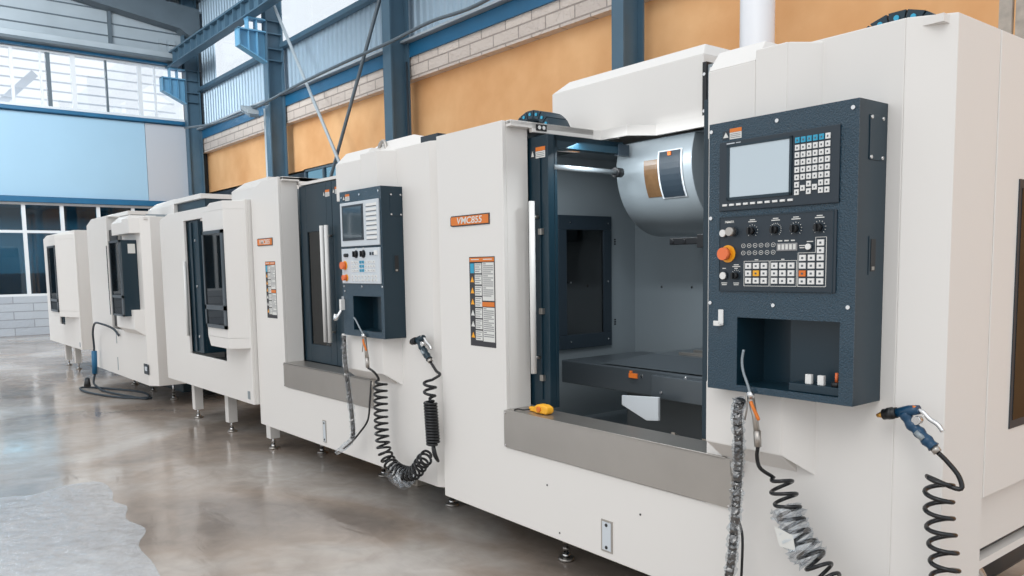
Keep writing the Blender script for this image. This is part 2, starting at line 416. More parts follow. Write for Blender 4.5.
# white duct and boards
tag(MB().cyl((-4.65, 7.0, 0.001), (-4.65, 7.0, 6), .165, n=32).cyl((-4.66, 7, 2.9), (-4.66, 7, 2.96), .2, n=32).build('vertical_duct', 'ductwhite'), 'white round vertical duct rising behind the nearest machine against the orange wall', 'duct')
r = empty('leaning_boards', (-2.5, 7.0, 0), label='weathered pale boards standing upright at the right edge behind the machine', cat='boards')
for i in range(3): MB().box(.0+.11*i, .09+.11*i, .02*i, .05+.02*i, 0.001, 4.6-.1*i).build('board', 'beigewood', r)
# conduit at column c1
tag(MB().tube([(-12.58, 8.0, 0.01), (-12.58, 8.0, 5.3)], .02).build('wall_conduit', 'bezel'), 'thin dark conduit running down the wall beside the cable column', 'conduit')
tag(MB().tube([(-18.32, 7.72, 0.01), (-18.32, 7.72, 5.35)], .035).build('wall_conduit', 'silverpanel'), 'thin pale conduit running down the blue column\'s left edge', 'conduit')

# ---------------------------------------------------------------- the machining centres
def foot(parent, x, y, z1, z0=0.0):
    m = MB()
    m.cyl((x, y, z0+.001), (x, y, z0+.018), .045, .04, m='steel').cyl((x, y, z0+.018), (x, y, z0+.04), .02, m='chrome').cyl((x, y, z0+.04), (x, y, z1), .011, m='chrome')
    m.cyl((x, y, z0+.06), (x, y, z0+.075), .02, n=6, m='steel').cyl((x, y, z0+.1), (x, y, z0+.112), .02, n=6, m='steel')
    return m.build('levelling_foot', None, parent)

def slot(parent, x0, x1, z0, z1):
    m = MB()
    m.box(x0-.004, x1+.004, -.004, 0, z0-.004, z1+.004, 'steel'); m.box(x0+.004, x1-.004, -.0055, -.002, z0+.004, z1-.004, 'panelgrey')
    for z in (z0+.018, z1-.018): m.cyl(((x0+x1)/2, -.008, z), ((x0+x1)/2, 0, z), .008, m='black', n=12)
    m.build('fixing_slot', None, parent)

def plaque(parent, x0, x1, z0, z1, words=True):
    d = .02
    p = MB().prism([(x0+d, z0), (x1, z0), (x1+.0, z0+.01), (x1+.0+.0, z1), (x0+.0+.01, z1), (x0, z1-.01), (x0, z0+.005)], 'y', -.005, 0).build('name_plate', 'ink', parent)
    q = MB().prism([(x0+d, z0+.006), (x1-.006, z0+.006), (x1-.006, z1-.006), (x0+.012, z1-.006), (x0+.006, z1-.014), (x0+.008, z0+.012)], 'y', -.0065, -.004).build('plate_face', 'orange', p)
    if words: text('lettering', 'VMC855', (z1-z0)*.86, ((x0+x1)/2, -.0068, z0+(z1-z0)*.22), 'paper', p, sx=1.28*(x1-x0)/.35, align='CENTER', shear=.15)
    return p

def decal(parent, x0, x1, z0, z1):
    W_, H_ = x1-x0, z1-z0
    m = MB(); e = -.0015
    m.box(x0, x1, e, 0, z0, z1, 'ink')
    def R(u0, u1, v0, v1, mm, k=1): m.box(x0+u0*W_, x0+u1*W_, e-.0006*k, e, z0+v0*H_, z0+v1*H_, mm)
    R(.02, .98, .945, .99, 'orange'); R(.5, .97, .45, .50, 'orange')
    R(.52, .97, .515, .935, 'paper'); R(.52, .97, .06, .44, 'paper')
    for i in range(7):
        v0 = .935-.125*(i+1)+.008; v1 = .935-.125*i-.008
        R(.22, .49, v0, v1, 'paper')
        if i == 0: R(.04, .19, v0, v1, 'keyblue')
        else:
            cx, cz, s = x0+.115*W_, z0+(v0+v1)/2*H_, W_*.07
            m.prism([(cx-s, cz-s*.9), (cx+s, cz-s*.9), (cx, cz+s)], 'y', e-.001, e, 'yellow' if i in (1, 2, 3, 6) else 'paper')
        for j in range(4):
            vv = v1-.012-.024*j; R(.24, .46-.05*(j % 2), vv-.009, vv, 'inkgrey', 2)
    for a, b_ in ((.53, .925), (.08, .43)):
        n = int((b_-a)/.022)
        for j in range(n):
            vv = b_-.022*j; R(.55, .94-.08*((j*7) % 4 == 0)-.2*((j*5) % 6 == 0), vv-.01, vv, 'inkgrey', 2)
    R(.08, .4, .965, .975, 'paper', 2); R(.56, .9, .965, .975, 'paper', 2)
    return m.build('safety_decal', None, parent)

def warn_sticker(parent, x, z, w_, y):
    h = w_*.46; m = MB()
    m.box(x, x+w_*.36, y-.001, y, z, z+h*.85, 'bezel')
    c = x+w_*.18; m.prism([(c-.011, z+h*.2), (c+.011, z+h*.2), (c, z+h*.72)], 'y', y-.002, y, 'paper')
    m.box(x+w_*.38, x+w_, y-.001, y, z, z+h*.62, 'paper'); m.box(x+w_*.38, x+w_, y-.001, y, z+h*.64, z+h, 'orange')
    for j in range(3): m.box(x+w_*.42, x+w_*.95, y-.0016, y, z+h*(.12+.16*j), z+h*(.18+.16*j), 'inkgrey')
    return m.build('warning_sticker', None, parent)

def screws(parent, pts, y, r=.0065):
    for x, z in pts: MB().cyl((x, y-.004, z), (x, y, z), r, r*1.1, n=12).build('screw', 'chrome', parent)

def pendant_shell(parent, x0, x1, z0, z1, yf, yb, rx0, rx1, rz0, rz1):
    """dark control pendant with an open shelf near its foot"""
    m = MB()
    m.box(x0, x1, yf, yb, rz1, z1, None); m.box(x0, rx0, yf, yb, z0, rz1, None); m.box(rx1, x1, yf, yb, z0, rz1, None)
    m.box(rx0, rx1, yf, yb, z0, rz0, None); m.box(rx0, rx1, yb-.01, yb, rz0, rz1, None); m.box(rx0+(rx1-rx0)*.38, rx1, yf+.1, yb-.01, rz0, rz1, None)
    p = m.build('control_pendant', 'slate', parent)
    f = MB(); t = yf-.003
    f.box(x0, x1, t, yf, rz1, z1); f.box(x0, rx0, t, yf, z0, rz1); f.box(rx1, x1, t, yf, z0, rz1); f.box(rx0, rx1, t, yf, z0, rz0)
    f.build('front_plate', 'hammer', p)
    # cover plate and grip slot in the side that faces the neighbour
    s = MB(); s.box(x1, x1+.003, yf+.058, yf+.142, z1-.178, z1-.042); s.build('side_plate', 'slate', p, bevel=.001)
    for y in (yf+.066, yf+.134):
        for z in (z1-.17, z1-.05): MB().cyl((x1, y, z), (x1+.006, y, z), .0055, n=12).build('screw', 'chrome', p)
    g = MB(); g.box(x1, x1+.002, yf+.07, yf+.118, z1-.53, z1-.41, 'slate'); g.box(x1, x1+.0035, yf+.08, yf+.108, z1-.52, z1-.42, 'black'); g.box(x1+.003, x1+.005, yf+.085, yf+.1, z1-.516, z1-.505, 'steel')
    g.build('grip_slot', None, p)
    return p

def rotary(parent, x, y, z, r=.013, ticks=12, span=270):
    m = MB(); m.cyl((x, y-.003, z), (x, y, z), r*1.25, m='bezel').cyl((x, y-.02, z), (x, y-.003, z), r*.9, r, m='black')
    m.box(x-.003, x+.003, y-.028, y-.02, z-r*.9, z+r*.9, 'black')
    k = m.build('selector_knob', None, parent)
    t = MB()
    for i in range(ticks+1):
        a = math.radians(90+span/2-span*i/ticks); c, s = math.cos(a), math.sin(a)
        t.bar((x+c*r*1.45, y-.0006, z+s*r*1.45), (x+c*r*1.75, y-.0006, z+s*r*1.75), .0013, .0013)
    t.box(x-.016, x+.016, y-.0012, y, z+.030, z+.033); t.box(x-.01, x+.01, y-.0012, y, z+.036, z+.039)
    t.build('dial_marks', 'paper', parent)
def push(parent, x, y, z, r, mm, name='push_button', d=.012, collar='bezel'):
    return MB().cyl((x, y-.006, z), (x, y, z), r*1.2, m=collar).cyl((x, y-d, z), (x, y-.006, z), r, m=mm).build(name, None, parent)
def key(parent, x, y, z, w_, h, mm):
    m = MB(); m.box(x-w_/2, x+w_/2, y-.004, y, z-h/2, z+h/2, mm)
    m.box(x-w_*.16, x+w_*.16, y-.0046, y-.004, z-h*.2, z+h*.14, 'keymark')
    m.build('key', None, parent)
def outline(m, pts, y, w_=.0016):
    for a, b_ in zip(pts, pts[1:]+pts[:1]): m.bar((a[0], y, a[1]), (b_[0], y, b_[1]), w_, w_)

def dark_control(p, yf):
    """screen unit and operator panel of the dark pendant (absolute local coordinates)"""
    y = yf-.003
    f = MB(); f.box(2.086, 2.535, y-.007, y, 1.779, 2.017); f.build('display_bezel', 'bezel', p, bevel=.003)
    y1 = y-.007
    fr = MB(); a, b_, c, d = 2.120, 2.373, 1.815, 2.003
    fr.box(a, b_, y1-.004, y1, c, c+.01).box(a, b_, y1-.004, y1, d-.008, d).box(a, a+.012, y1-.004, y1, c, d).box(b_-.009, b_, y1-.004, y1, c, d)
    fr.build('screen_frame', 'slate', p)
    MB().box(a+.012, b_-.009, y1-.002, y1, c+.01, d-.008).build('screen', 'screen', p)
    t = MB(); t.box(2.118, 2.15, y1-.0008, y1, 2.007, 2.0105); t.box(2.156, 2.175, y1-.0008, y1, 2.0075, 2.010); t.build('bezel_print', 'panelgrey', p)
    for i in range(10):
        x = 2.113+.0285*i; m = MB(); m.box(x-.009, x+.009, y1-.004, y1, 1.796, 1.803); m.build('soft_key', 'key', p)
    for r_ in range(6):
        for c_ in range(6):
            mm = 'keyblue' if r_ == 0 and c_ < 5 else 'key'
            key(p, 2.392+.021*c_, y1, 1.986-.0234*r_, .0155, .0175, mm)
    for c_, r_ in ((0, 6), (2, 6), (4, 6), (5, 6), (1, 6.5), (3, 6.5), (0, 7), (2, 7), (4, 7), (5, 7)):
        key(p, 2.392+.021*c_, y1, 1.986-.0234*r_, .0155, .0175, 'key')
    # operator panel
    f = MB(); f.box(2.087, 2.530, y-.006, y, 1.5, 1.76); f.build('operator_panel', 'bezel', p, bevel=.003)
    f = MB(); y2 = y-.006
    outline(f, [(2.09, 1.503), (2.52, 1.503), (2.52, 1.757), (2.09, 1.757)], y2-.0005, .0022); f.build('panel_edge', 'slate', p)
    push(p, 2.110, y2, 1.703, .0125, 'key'); push(p, 2.150, y2, 1.707, .0145, 'steel', 'key_switch', .03)
    MB().box(2.120, 2.138, y2-.001, y2, 1.738, 1.742).build('print_line', 'paper', p)
    text('power_lettering', 'POWER', .011, (2.113, y2-.001, 1.7375), 'paper', p, ext=.0003)
    for x in (2.225, 2.315, 2.390, 2.473): rotary(p, x, y2, 1.706, ticks=16 if x == 2.315 else 10)
    es = MB().cyl((2.128, y2-.004, 1.631), (2.128, y2, 1.631), .03, n=28).build('emergency_stop_ring', 'yellow', p)
    MB().cyl((2.128, y2-.02, 1.631), (2.128, y2-.004, 1.631), .012, n=24).cyl((2.128, y2-.036, 1.631), (2.128, y2-.018, 1.631), .0215, .0225, n=28).build('emergency_stop', 'red', p)
    push(p, 2.112, y2, 1.555, .0125, 'key'); rotary(p, 2.162, y2, 1.555, .012, 4, 90); push(p, 2.44, y2, 1.647, .0095, 'key')
    t = MB()
    for i in range(6):
        for j in range(2):
            cx, cz = 2.19+.0235*i, 1.657-.0245*j
            q = MB(); outline(q, [(cx+.008*math.cos(k*PI/4+.4), cz+.007*math.sin(k*PI/4+.4)) for k in range(8)], y2-.0005, .0012)
            q.box(cx-.003, cx+.003, y2-.001, y2, cz-.001, cz+.001); q.build('indicator_mark', 'paper', p)
    q = MB(); outline(q, [(2.194, 1.52), (2.293, 1.52), (2.293, 1.604), (2.194, 1.604)], y2-.0005); q.build('key_group_outline', 'paper', p)
    q = MB(); outline(q, [(2.297, 1.52), (2.395, 1.52), (2.395, 1.604), (2.297, 1.604)], y2-.0005); q.build('key_group_outline', 'paper', p)
    q = MB(); outline(q, [(2.400, 1.52), (2.498, 1.52), (2.498, 1.676), (2.461, 1.676), (2.461, 1.628), (2.400, 1.628)], y2-.0005); q.build('key_group_outline', 'paper', p)
    for x0, n in ((2.09, 2), (2.14, 2)):
        t.box(x0+.01, x0+.034, y2-.001, y2, 1.528, 1.531); t.box(x0+.012, x0+.032, y2-.001, y2, 1.522, 1.525); t.box(x0+.014, x0+.028, y2-.001, y2, 1.579, 1.582)
    t.box(2.325, 2.341, y2-.001, y2, 1.667, 1.671); t.box(2.349, 2.365, y2-.001, y2, 1.667, 1.671); t.box(2.373, 2.387, y2-.001, y2, 1.667, 1.671)
    t.box(2.403, 2.424, y2-.001, y2, 1.65, 1.653); t.box(2.405, 2.422, y2-.001, y2, 1.643, 1.646); t.box(2.43, 2.452, y2-.001, y2, 1.662, 1.665)
    t.box(2.236, 2.25, y2-.001, y2, 1.607, 1.61); t.box(2.338, 2.35, y2-.001, y2, 1.607, 1.61)
    t.build('panel_legends', 'paper', p)
    d = MB(); d.box(2.322, 2.397, y2-.003, y2, 1.636, 1.661, 'inkgrey')
    for i in range(5): d.box(2.327+.014*i, 2.336+.014*i, y2-.004, y2-.003, 1.64, 1.657, 'paper')
    d.build('digit_counter', None, p)
    for c_ in range(3):
        for r_ in range(3):
            key(p, 2.212+.031*c_, y2, 1.588-.025*r_, .023, .019, 'keyyellow' if (c_, r_) == (1, 1) else 'key')
            key(p, 2.314+.031*c_, y2, 1.588-.025*r_, .023, .019, 'key')
        for r_ in range(4): key(p, 2.417+.031*c_, y2, 1.612-.025*r_, .023, .019, 'keyorange' if (c_, r_) == (0, 2) else 'key')
    for z in (1.635, 1.659): key(p, 2.479, y2, z, .023, .019, 'key')
    warn_sticker(p, 2.095, 2.024, .078, y)
    screws(p, [(2.048, 2.059), (2.311, 2.06), (2.573, 2.06), (2.048, 1.758), (2.048, 1.458), (2.307, 1.456), (2.571, 1.457)], y)
    h = MB(); h.box(2.084, 2.106, y-.004, y, 1.385, 1.435); h.box(2.08, 2.106, y-.022, y, 1.378, 1.385); h.box(2.08, 2.104, y-.026, y-.022, 1.378, 1.396)
    h.build('hanger_hook', 'key', p, bevel=.002)
    # switches on the shelf
    sh = MB(); sh.box(2.36, 2.545, yf+.01, yf+.13, 1.172, 1.20); sh.build('shelf_block', 'slate', p, bevel=.003)
    for x in (2.425, 2.469): MB().box(x-.011, x+.011, yf+.02, yf+.035, 1.20, 1.232).build('rocker_switch', 'key', p, bevel=.002)
    MB().cyl((2.52, yf+.03, 1.20), (2.52, yf+.03, 1.215), .016).build('toggle_base', 'black', p)
    MB().cyl((2.52, yf+.03, 1.215), (2.52, yf+.03, 1.245), .006, .005).build('toggle', 'red', p)
    MB().cyl((2.54, yf+.03, 1.177), (2.515, yf+.02, 1.18), .004).build('latch_pin', 'chrome', p)

def light_control(p, x0, x1, yf, z0, z1):
    """light-grey screen unit over a light-grey operator panel (second machine)"""
    W_, H_ = x1-x0, z1-z0; y = yf-.003
    X = lambda u: x0+u*W_; Z = lambda v: z0+v*H_
    MB().box(X(.04), X(.97), y-.012, y, Z(.62), Z(.92)).build('display_bezel', 'panelgrey', p, bevel=.003)
    f = MB(); a, b_, c, d = X(.10), X(.62), Z(.66), Z(.90)
    f.box(a, b_, y-.016, y-.012, c, d); f.build('screen_frame', 'bezel', p)
    MB().box(a+.018, b_-.016, y-.018, y-.016, c+.016, d-.014).build('screen', 'screendark', p)
    for i in range(8):
        v = .895-.031*i
        t = MB(); t.box(X(.69), X(.93), y-.0135, y-.012, Z(v-.018), Z(v), 'key'); t.box(X(.69), X(.93), y-.0140, y-.0134, Z(v-.022), Z(v-.017), 'keymark')
        t.build('key_row', None, p)
    MB().box(X(.04), X(.97), y-.012, y, Z(.365), Z(.605)).build('operator_panel', 'panelgrey', p, bevel=.003)
    y2 = y-.012
    for u in (.42, .60): rotary(p, X(u), y2, Z(.565), .02, 8)
    for u in (.15, .20): push(p, X(u), y2, Z(.56), .010, 'black')
    t = MB()
    for u in (.75, .81, .87): t.box(X(u), X(u+.035), y2-.004, y2, Z(.555), Z(.575))
    t.build('toggle_row', 'bezel', p)
    MB().box(X(.86), X(.93), y2-.006, y2, Z(.555), Z(.585)).build('meter', 'key', p)
    for j, (u0, n, mm) in enumerate(((.32, 3, 'key'), (.52, 3, 'keyblue'), (.72, 3, 'key'))):
        for r_ in range(3):
            for c_ in range(n):
                key(p, X(u0+.062*c_), y2, Z(.51-.028*r_), .022, .017, mm if c_ < 2 else 'key')
    for r_ in range(2):
        for c_ in range(8): key(p, X(.32+.08*c_), y2, Z(.415-.025*r_), .024, .016, 'key')
    push(p, X(.13), y2, Z(.49), .024, 'red', 'emergency_stop', .03, 'yellow'); push(p, X(.16), y2, Z(.405), .018, 'red', 'warning_button', .03, 'yellow')
    warn_sticker(p, X(.08), Z(.935), .09, y)
    screws(p, [(X(.05), Z(.96)), (X(.5), Z(.965)), (X(.95), Z(.97)), (X(.05), Z(.345)), (X(.5), Z(.345)), (X(.98), Z(.345)), (X(.06), Z(.31))], y)

def cable_chain(parent, x, y, z, r, w_, along='x', n=9, lean=0):
    """arched energy chain on the roof: side plates with bolt heads facing the front"""
    m = MB()
    for i in range(n):
        a0 = PI*(i+.06)/n; a1 = PI*(i+.94)/n
        P = lambda a, rr: (x-math.cos(a)*rr*1.15, z+math.sin(a)*rr)
        for yy in (y, y+w_): m.prism([P(a0, r*.72), P(a0, r), P(a1, r), P(a1, r*.72)], 'y', yy, yy+.012, 'slate')
        q = P((a0+a1)/2, r*.86); m.cyl((q[0], y-.006, q[1]), (q[0], y, q[1]), r*.055, n=10, m='keyblue')
        m.prism([P(a0, r*.95), P(a0, r), P(a1, r), P(a1, r*.95)], 'y', y+.01, y+w_, 'slate')
    return m.build('cable_chain', None, parent)

def vmc(loc, rz, zb, label, x2=1.9, xl=0, frame=False, W_=2.76, door='open', col=(1.975, 2.298), top_cut=0, x1=.61, Tr=None, sill=True):
    R = empty('machining_centre', loc, rz, label=label, cat='machine', group=None)
    T = 2.335; t = .025; xs = W_-.12; Tr = Tr or T; zs = .655 if sill else .87
    # front sheet: left cabinet, apron under the opening, right cabinet
    MB().prism([(xl, zb), (xs, zb), (xs, Tr), (x2, Tr), (x2, zs), (x1, zs), (x1, T), (top_cut, T), (xl, T-top_cut*.25)], 'y', 0, t).build('front_panel', 'white', R, bevel=.004)
    m = MB(); m.box(x1-.025, x1, t, .165, zs, T); m.box(x1+.015, x1+.04, .165, .6, 2.285, T); m.box(x1-.025, x1+.04, .0+t, .6, T-.02, T)
    m.build('door_reveal', 'white', R, bevel=.002)
    MB().box(xl, xl+.025, t, 1.95, zb, T-.01-top_cut*.25).build('left_side_panel', 'white', R, bevel=.003)
    MB().box(xl+.025+top_cut, .65, t, .8, T-.03, T-.005).build('left_roof_panel', 'white', R)
    # right corner, chamfered, and the stepped side
    MB().prism([(xs, 0), (W_, .078), (W_, .385), (W_-.025, .385), (W_-.025, .09), (xs, t)], 'z', zb, Tr).build('corner_panel', 'white', R, bevel=.003)
    m = MB(); m.prism([(.392, .787), (.392, Tr), (1.95, Tr), (1.95, .787)], 'x', W_-.025, W_)
    m.build('right_side_panel', 'white', R, bevel=.003)
    MB().box(W_, W_+.004, .58, 1.15, 1.0, 1.87).build('side_window_frame', 'bezel', R)
    MB().box(W_+.004, W_+.006, .60, 1.12, 1.03, 1.84).build('side_window', 'doorglass', R)
    MB().box(W_-.06, W_-.045, .385, 1.95, .57, .79).build('lower_side_panel', 'white', R)
    MB().prism([(.42, .70), (.44, .735), (.435, .755), (.415, .755)], 'x', W_-.046, W_-.04).build('hook_slot', 'steel', R)
    if frame:
        m = MB(); m.box(W_-.08, W_-.04, .40, .44, .2, .57); m.box(W_-.08, W_-.04, .36, 1.9, .50, .53); m.box(W_-.08, W_-.04, 1.2, 1.24, .12, .6); m.box(W_-.08, W_-.04, .36, 1.9, .3, .33)
        m.build('side_subframe', 'white', R)
        m = MB(); m.tube(catmull([(W_-.12, .5, .52), (W_-.1, .62, .45), (W_-.1, .7, .36), (W_-.14, .8, .3)], 6), .02, m='chrome'); m.build('coolant_pipe', None, R)
    MB().box(x2+.02, W_-.02, t, 1.95, Tr-.03, Tr-.006).build('right_roof_panel', 'white', R)
    MB().box(xl, W_, 1.95, 1.975, zb, Tr).build('back_panel', 'white', R)
    MB().box(.25, 2.4, .45, 1.9, .1, .6).build('base_casting', 'slate', R, bevel=.02)
    # stainless sill
    if sill:
        m = MB(); m.box(.6, 2.03, -.012, 0, .66, .853); m.box(.612, 2.0, -.012, .165, .846, .856)
        q = m.build('sill_plate', 'steel', R, bevel=.0015)
        screws(q, [(.612, .67), (2.02, .67), (.612, .84)], -.012, .005)
    # control column: stands proud of the right cabinet above and below the pendant
    c0, c1 = col; xm = c0+(c1-c0)*.62; dz = Tr-T; m = MB()
    zt = 2.29+dz
    m.box(c0, xm, -.1, .3, 2.05, zt)
    m.hexa([(c0, -.1, zt), (xm, -.1, zt), (xm, .3, zt), (c0, .3, zt), (c0-.03, 0, zt+.088), (xm-.03, 0, zt+.088), (xm-.03, .3, zt+.088), (c0-.03, .3, zt+.088)])
    m.box(xm, c1, -.1, .3, 2.05, zt+.035)
    m.hexa([(c1, -.1, 2.05), (c1+.07, 0, 2.05), (c1+.07, .3, 2.05), (c1, .3, 2.05), (c1, -.1, zt+.035), (c1+.07, 0, zt+.035), (c1+.07, .3, zt+.035), (c1, .3, zt+.035)])
    m.prism([(-.1, .93), (-.1, 1.16), (.3, 1.16), (.3, .855), (0, .855)], 'x', c0, c1)
    m.hexa([(c1, -.1, .93), (c1+.07, 0, .855), (c1+.07, .3, .855), (c1, .3, .855), (c1, -.1, 1.16), (c1+.07, 0, 1.16), (c1+.07, .3, 1.16), (c1, .3, 1.16)])
    m.box(c0-.01, c1+.05, .035, .3, 1.155, 2.06)
    m.build('control_column', 'white', R, bevel=.004)
    # lintel over the opening, set back, and tall cover behind it
    m = MB()
    pl = [(.65, .6), (.66, .64), (.86, .64), (.95, .77), (x2+.02, .77), (x2+.02, .79), (.94, .79), (.85, .66), (.64, .66), (.63, .6)]
    m.prism(pl, 'z', 2.28, T+.0)
    m.build('lintel', 'white', R, bevel=.002)
    if door == 'closed': MB().box(x1, x2+.03, .172, .79, 2.268, 2.29).build('door_canopy', 'white', R)
    # inside of the enclosure
    m = MB()
    m.box(.1, .112, .2, 1.5, .5, 2.3); m.box(.1, 2.2, 1.5, 1.512, .5, 2.3); m.box(2.2, 2.212, .2, 1.5, .5, 2.3)
    m.quad([(.112, .165, .846), (2.2, .165, .846), (2.2, .55, .62), (.112, .55, .62)])
    m.quad([(.112, .55, .62), (2.2, .55, .62), (2.2, 1.5, .62), (.112, 1.5, .62)])
    m.quad([(.112, .8, 2.27), (.112, 1.5, 2.27), (2.2, 1.5, 2.27), (2.2, .8, 2.27)])
    inn = m.build('enclosure_lining', 'inner', R)
    q = MB(); q.quad([(.112, .166, .849), (2.2, .166, .849), (2.2, .55, .624), (.112, .55, .624)]); q.quad([(.112, .55, .624), (2.2, .55, .624), (2.2, .8, .624), (.112, .8, .624)]); q.build('chip_tray', 'tray', R)
    for z in (1.20, 1.215, 1.23, 1.73, 1.745, 1.76): MB().box(.112, .116, 1.3, 1.312, z, z+.009).build('vent_hole', 'black', inn)
    screws(inn, [(.35, 1.45), (.6, 1.45), (.9, 1.4), (.9, 1.1)], 1.5, .008)
    w_ = MB(); a, b_, c, d = .79, 1.255, 1.07, 1.912
    w_.box(.112, .135, a, b_, c, c+.09); w_.box(.112, .135, a, b_, d-.09, d); w_.box(.112, .135, a, a+.07, c+.09, d-.09); w_.box(.112, .135, b_-.07, b_, c+.09, d-.09)
    f = w_.build('service_window', 'bezel', R, bevel=.003)
    MB().box(.118, .122, a+.07, b_-.07, c+.09, d-.09).build('window_glass', 'doorglass', f)
    MB().box(.1125, .114, a+.05, b_-.05, c+.07, d-.07).build('window_backing', 'slate', f)
    for y in (a+.1, b_-.035):
        for z in (c+.045, (c+d)/2, d-.045): MB().cyl((.135, y, z), (.138, y, z), .006, n=10).build('screw', 'chrome', f)
    if door == 'open': inside(R)
    return R

def inside(R):
    # drum-shaped magazine guard
    m = MB(); cy, cz, r = 1.15, 2.13, .37; poly = []
    for i in range(25):
        a = PI*.93+PI*.62*i/24
        poly.append((cy+r*math.cos(a), cz+r*math.sin(a)))
    poly += [(1.45, poly[-1][1]), (1.45, 2.27), (cy-r*.93, 2.27)]
    m.prism(poly, 'x', .645, 1.18)
    g = m.build('magazine_guard', 'inner', R, bevel=.004)
    for f_ in g.data.polygons: f_.use_smooth = abs(f_.normal.x) < .5 and f_.area < .05
    def patch(x0, x1, a0, a1, mm, name, off=.002, inset=0):
        q = MB(); n = 8; mi = q._mi(mm)
        A = []; B = []
        for i in range(n+1):
            a = math.radians(a0+(a1-a0)*i/n); y, z = cy+(r+off)*math.cos(a), cz+(r+off)*math.sin(a)
            A.append(q.bm.verts.new((x0, y, z))); B.append(q.bm.verts.new((x1, y, z)))
        for i in range(n): q.bm.faces.new((A[i], A[i+1], B[i+1], B[i])).material_index = mi
        return q.build(name, None, g)
    patch(.855, .97, 176, 207, 'inspwin', 'amber_window', .003)
    patch(.955, 1.12, 170, 209, 'panelgrey', 'window_trim', .005); patch(.967, 1.11, 171, 208, 'bezel', 'inspection_window', .008)
    MB().box(1.03, 1.05, cy-r-.012, cy-r+.01, 2.165, 2.185).build('orange_tab', 'keyorange', g)
    # spindle nozzle block
    m = MB(); m.box(1.0, 1.22, .82, .88, 1.70, 1.735); m.box(1.2, 1.24, .8, .9, 1.68, 1.75)
    m.cyl((1.02, .815, 1.717), (1.02, .83, 1.717), .012).cyl((1.1, .815, 1.717), (1.1, .83, 1.717), .012)
    m.build('coolant_nozzle_bar', 'black', R, bevel=.003)
    # telescopic way covers over the table
    MB().prism([(.3, .90), (.3, 1.035), (1.9, 1.035), (1.9, .90)], 'y', .66, 1.35).build('table', 'innerdark', R, bevel=.006)
    m = MB()
    m.hexa([(.62, .68, 1.041), (1.9, .68, 1.041), (1.9, 1.4, 1.041), (.62, 1.4, 1.041), (.85, .86, 1.1), (1.9, .86, 1.1), (1.9, 1.35, 1.1), (.85, 1.35, 1.1)])
    w1 = m.build('way_cover', 'innerdark', R, bevel=.004)
    for i in range(4): MB().box(1.0+.02*i, 1.9, .9+.1*i, .93+.1*i, 1.101, 1.115+.006*i).build('wiper_strip', 'steel', w1)
    screws(w1, [(.95, 1.0), (1.25, 1.02)], .66, .008)
    m = MB(); m.box(1.05, 1.9, .62, .658, .90, 1.02); w2 = m.build('way_cover', 'innerdark', R, bevel=.004)
    screws(w2, [(1.12, .935)], .62, .008)
    MB().box(.86, .92, .652, .66, .985, 1.01).box(.865, .88, .652, .66, 1.012, 1.022).build('orange_label', 'keyorange', R)
    m = MB(); m.prism([(.935, .91), (1.19, .93), (1.19, .81), (1.11, .80), (.935, .86)], 'y', .52, .535); m.build('chip_guard', 'panelgrey', R, bevel=.002)
    m = MB(); m.box(.7, 2.1, .8, 1.4, .63, .9); m.build('saddle', 'innerdark', R, bevel=.01)
    m = MB()
    m.prism([(.2, .855), (.55, .67), (.55, .655), (.2, .84)], 'x', 1.55, 1.57); m.prism([(.2, .855), (.55, .67), (.55, .655), (.2, .84)], 'x', 1.72, 1.74)
    m.box(1.1, 1.9, .5, .52, .70, .72); m.box(1.0, 1.9, .44, .46, .73, .75)
    m.build('tray_rail', 'steel', R)

M['tray'] = mat('lightened_tray_steel', srgb(196, 184, 172), .3, .4, noise=.25, nscale=3)  # paler steel stands in for extra light on the tray
M['inspwin'] = mat('amber_plastic', srgb(112, 86, 60), .25, noise=.3, nscale=20)

def door_leaf(R, x0, x1, hx, win=False, roof=False):
    zt = 2.262
    m = MB(); y0, y1 = .178, .222
    if win:
        a, b_ = x0+.12, x1-.09; c, d = 1.0, 1.895
        m.box(x0, a, y0, y1, .858, zt); m.box(b_, x1, y0, y1, .858, zt); m.box(a, b_, y0, y1, .858, c); m.box(a, b_, y0, y1, d, zt)
    else: m.box(x0, x1, y0, y1, .858, zt)
    D = m.build('sliding_door', 'slate', R, bevel=.003)
    if win: MB().box(a, b_, y0+.01, y0+.016, c, d).build('door_window', 'doorglass', D)
    h = MB(); h.cyl((hx, .13, 1.04), (hx, .13, 1.93), .016, n=16, m='key')
    for z in (1.12, 1.85): h.cyl((hx, .13, z), (hx, y0, z), .009, n=10, m='steel')
    h.build('door_handle', None, D)
    return D

def head_cover(R, x0, x1, z0, z1, slot_to=None, y0=.8, y1=1.9):
    m = MB()
    m.hexa([(x0, y0, z0), (x1, y0, z0), (x1, y1, z0), (x0, y1, z0), (x0, y0, z1-.08), (x1, y0, z1-.08), (x1, y1, z1-.08), (x0, y1, z1-.08)])
    m.hexa([(x0, y0, z1-.08), (x1, y0, z1-.08), (x1, y1, z1-.08), (x0, y1, z1-.08), (x0+.25, y0+.06, z1), (x1, y0+.02, z1), (x1, y1-.05, z1), (x0+.25, y1-.05, z1)])
    if slot_to: m.box(x1, slot_to, y0, y1, z1-.07, z1-.01)
    h = m.build('head_cover', 'white', R, bevel=.004)
    if slot_to: MB().box(x1, slot_to, y0+.05, y1-.1, z0, z1-.07).build('cover_recess', 'slate', h)

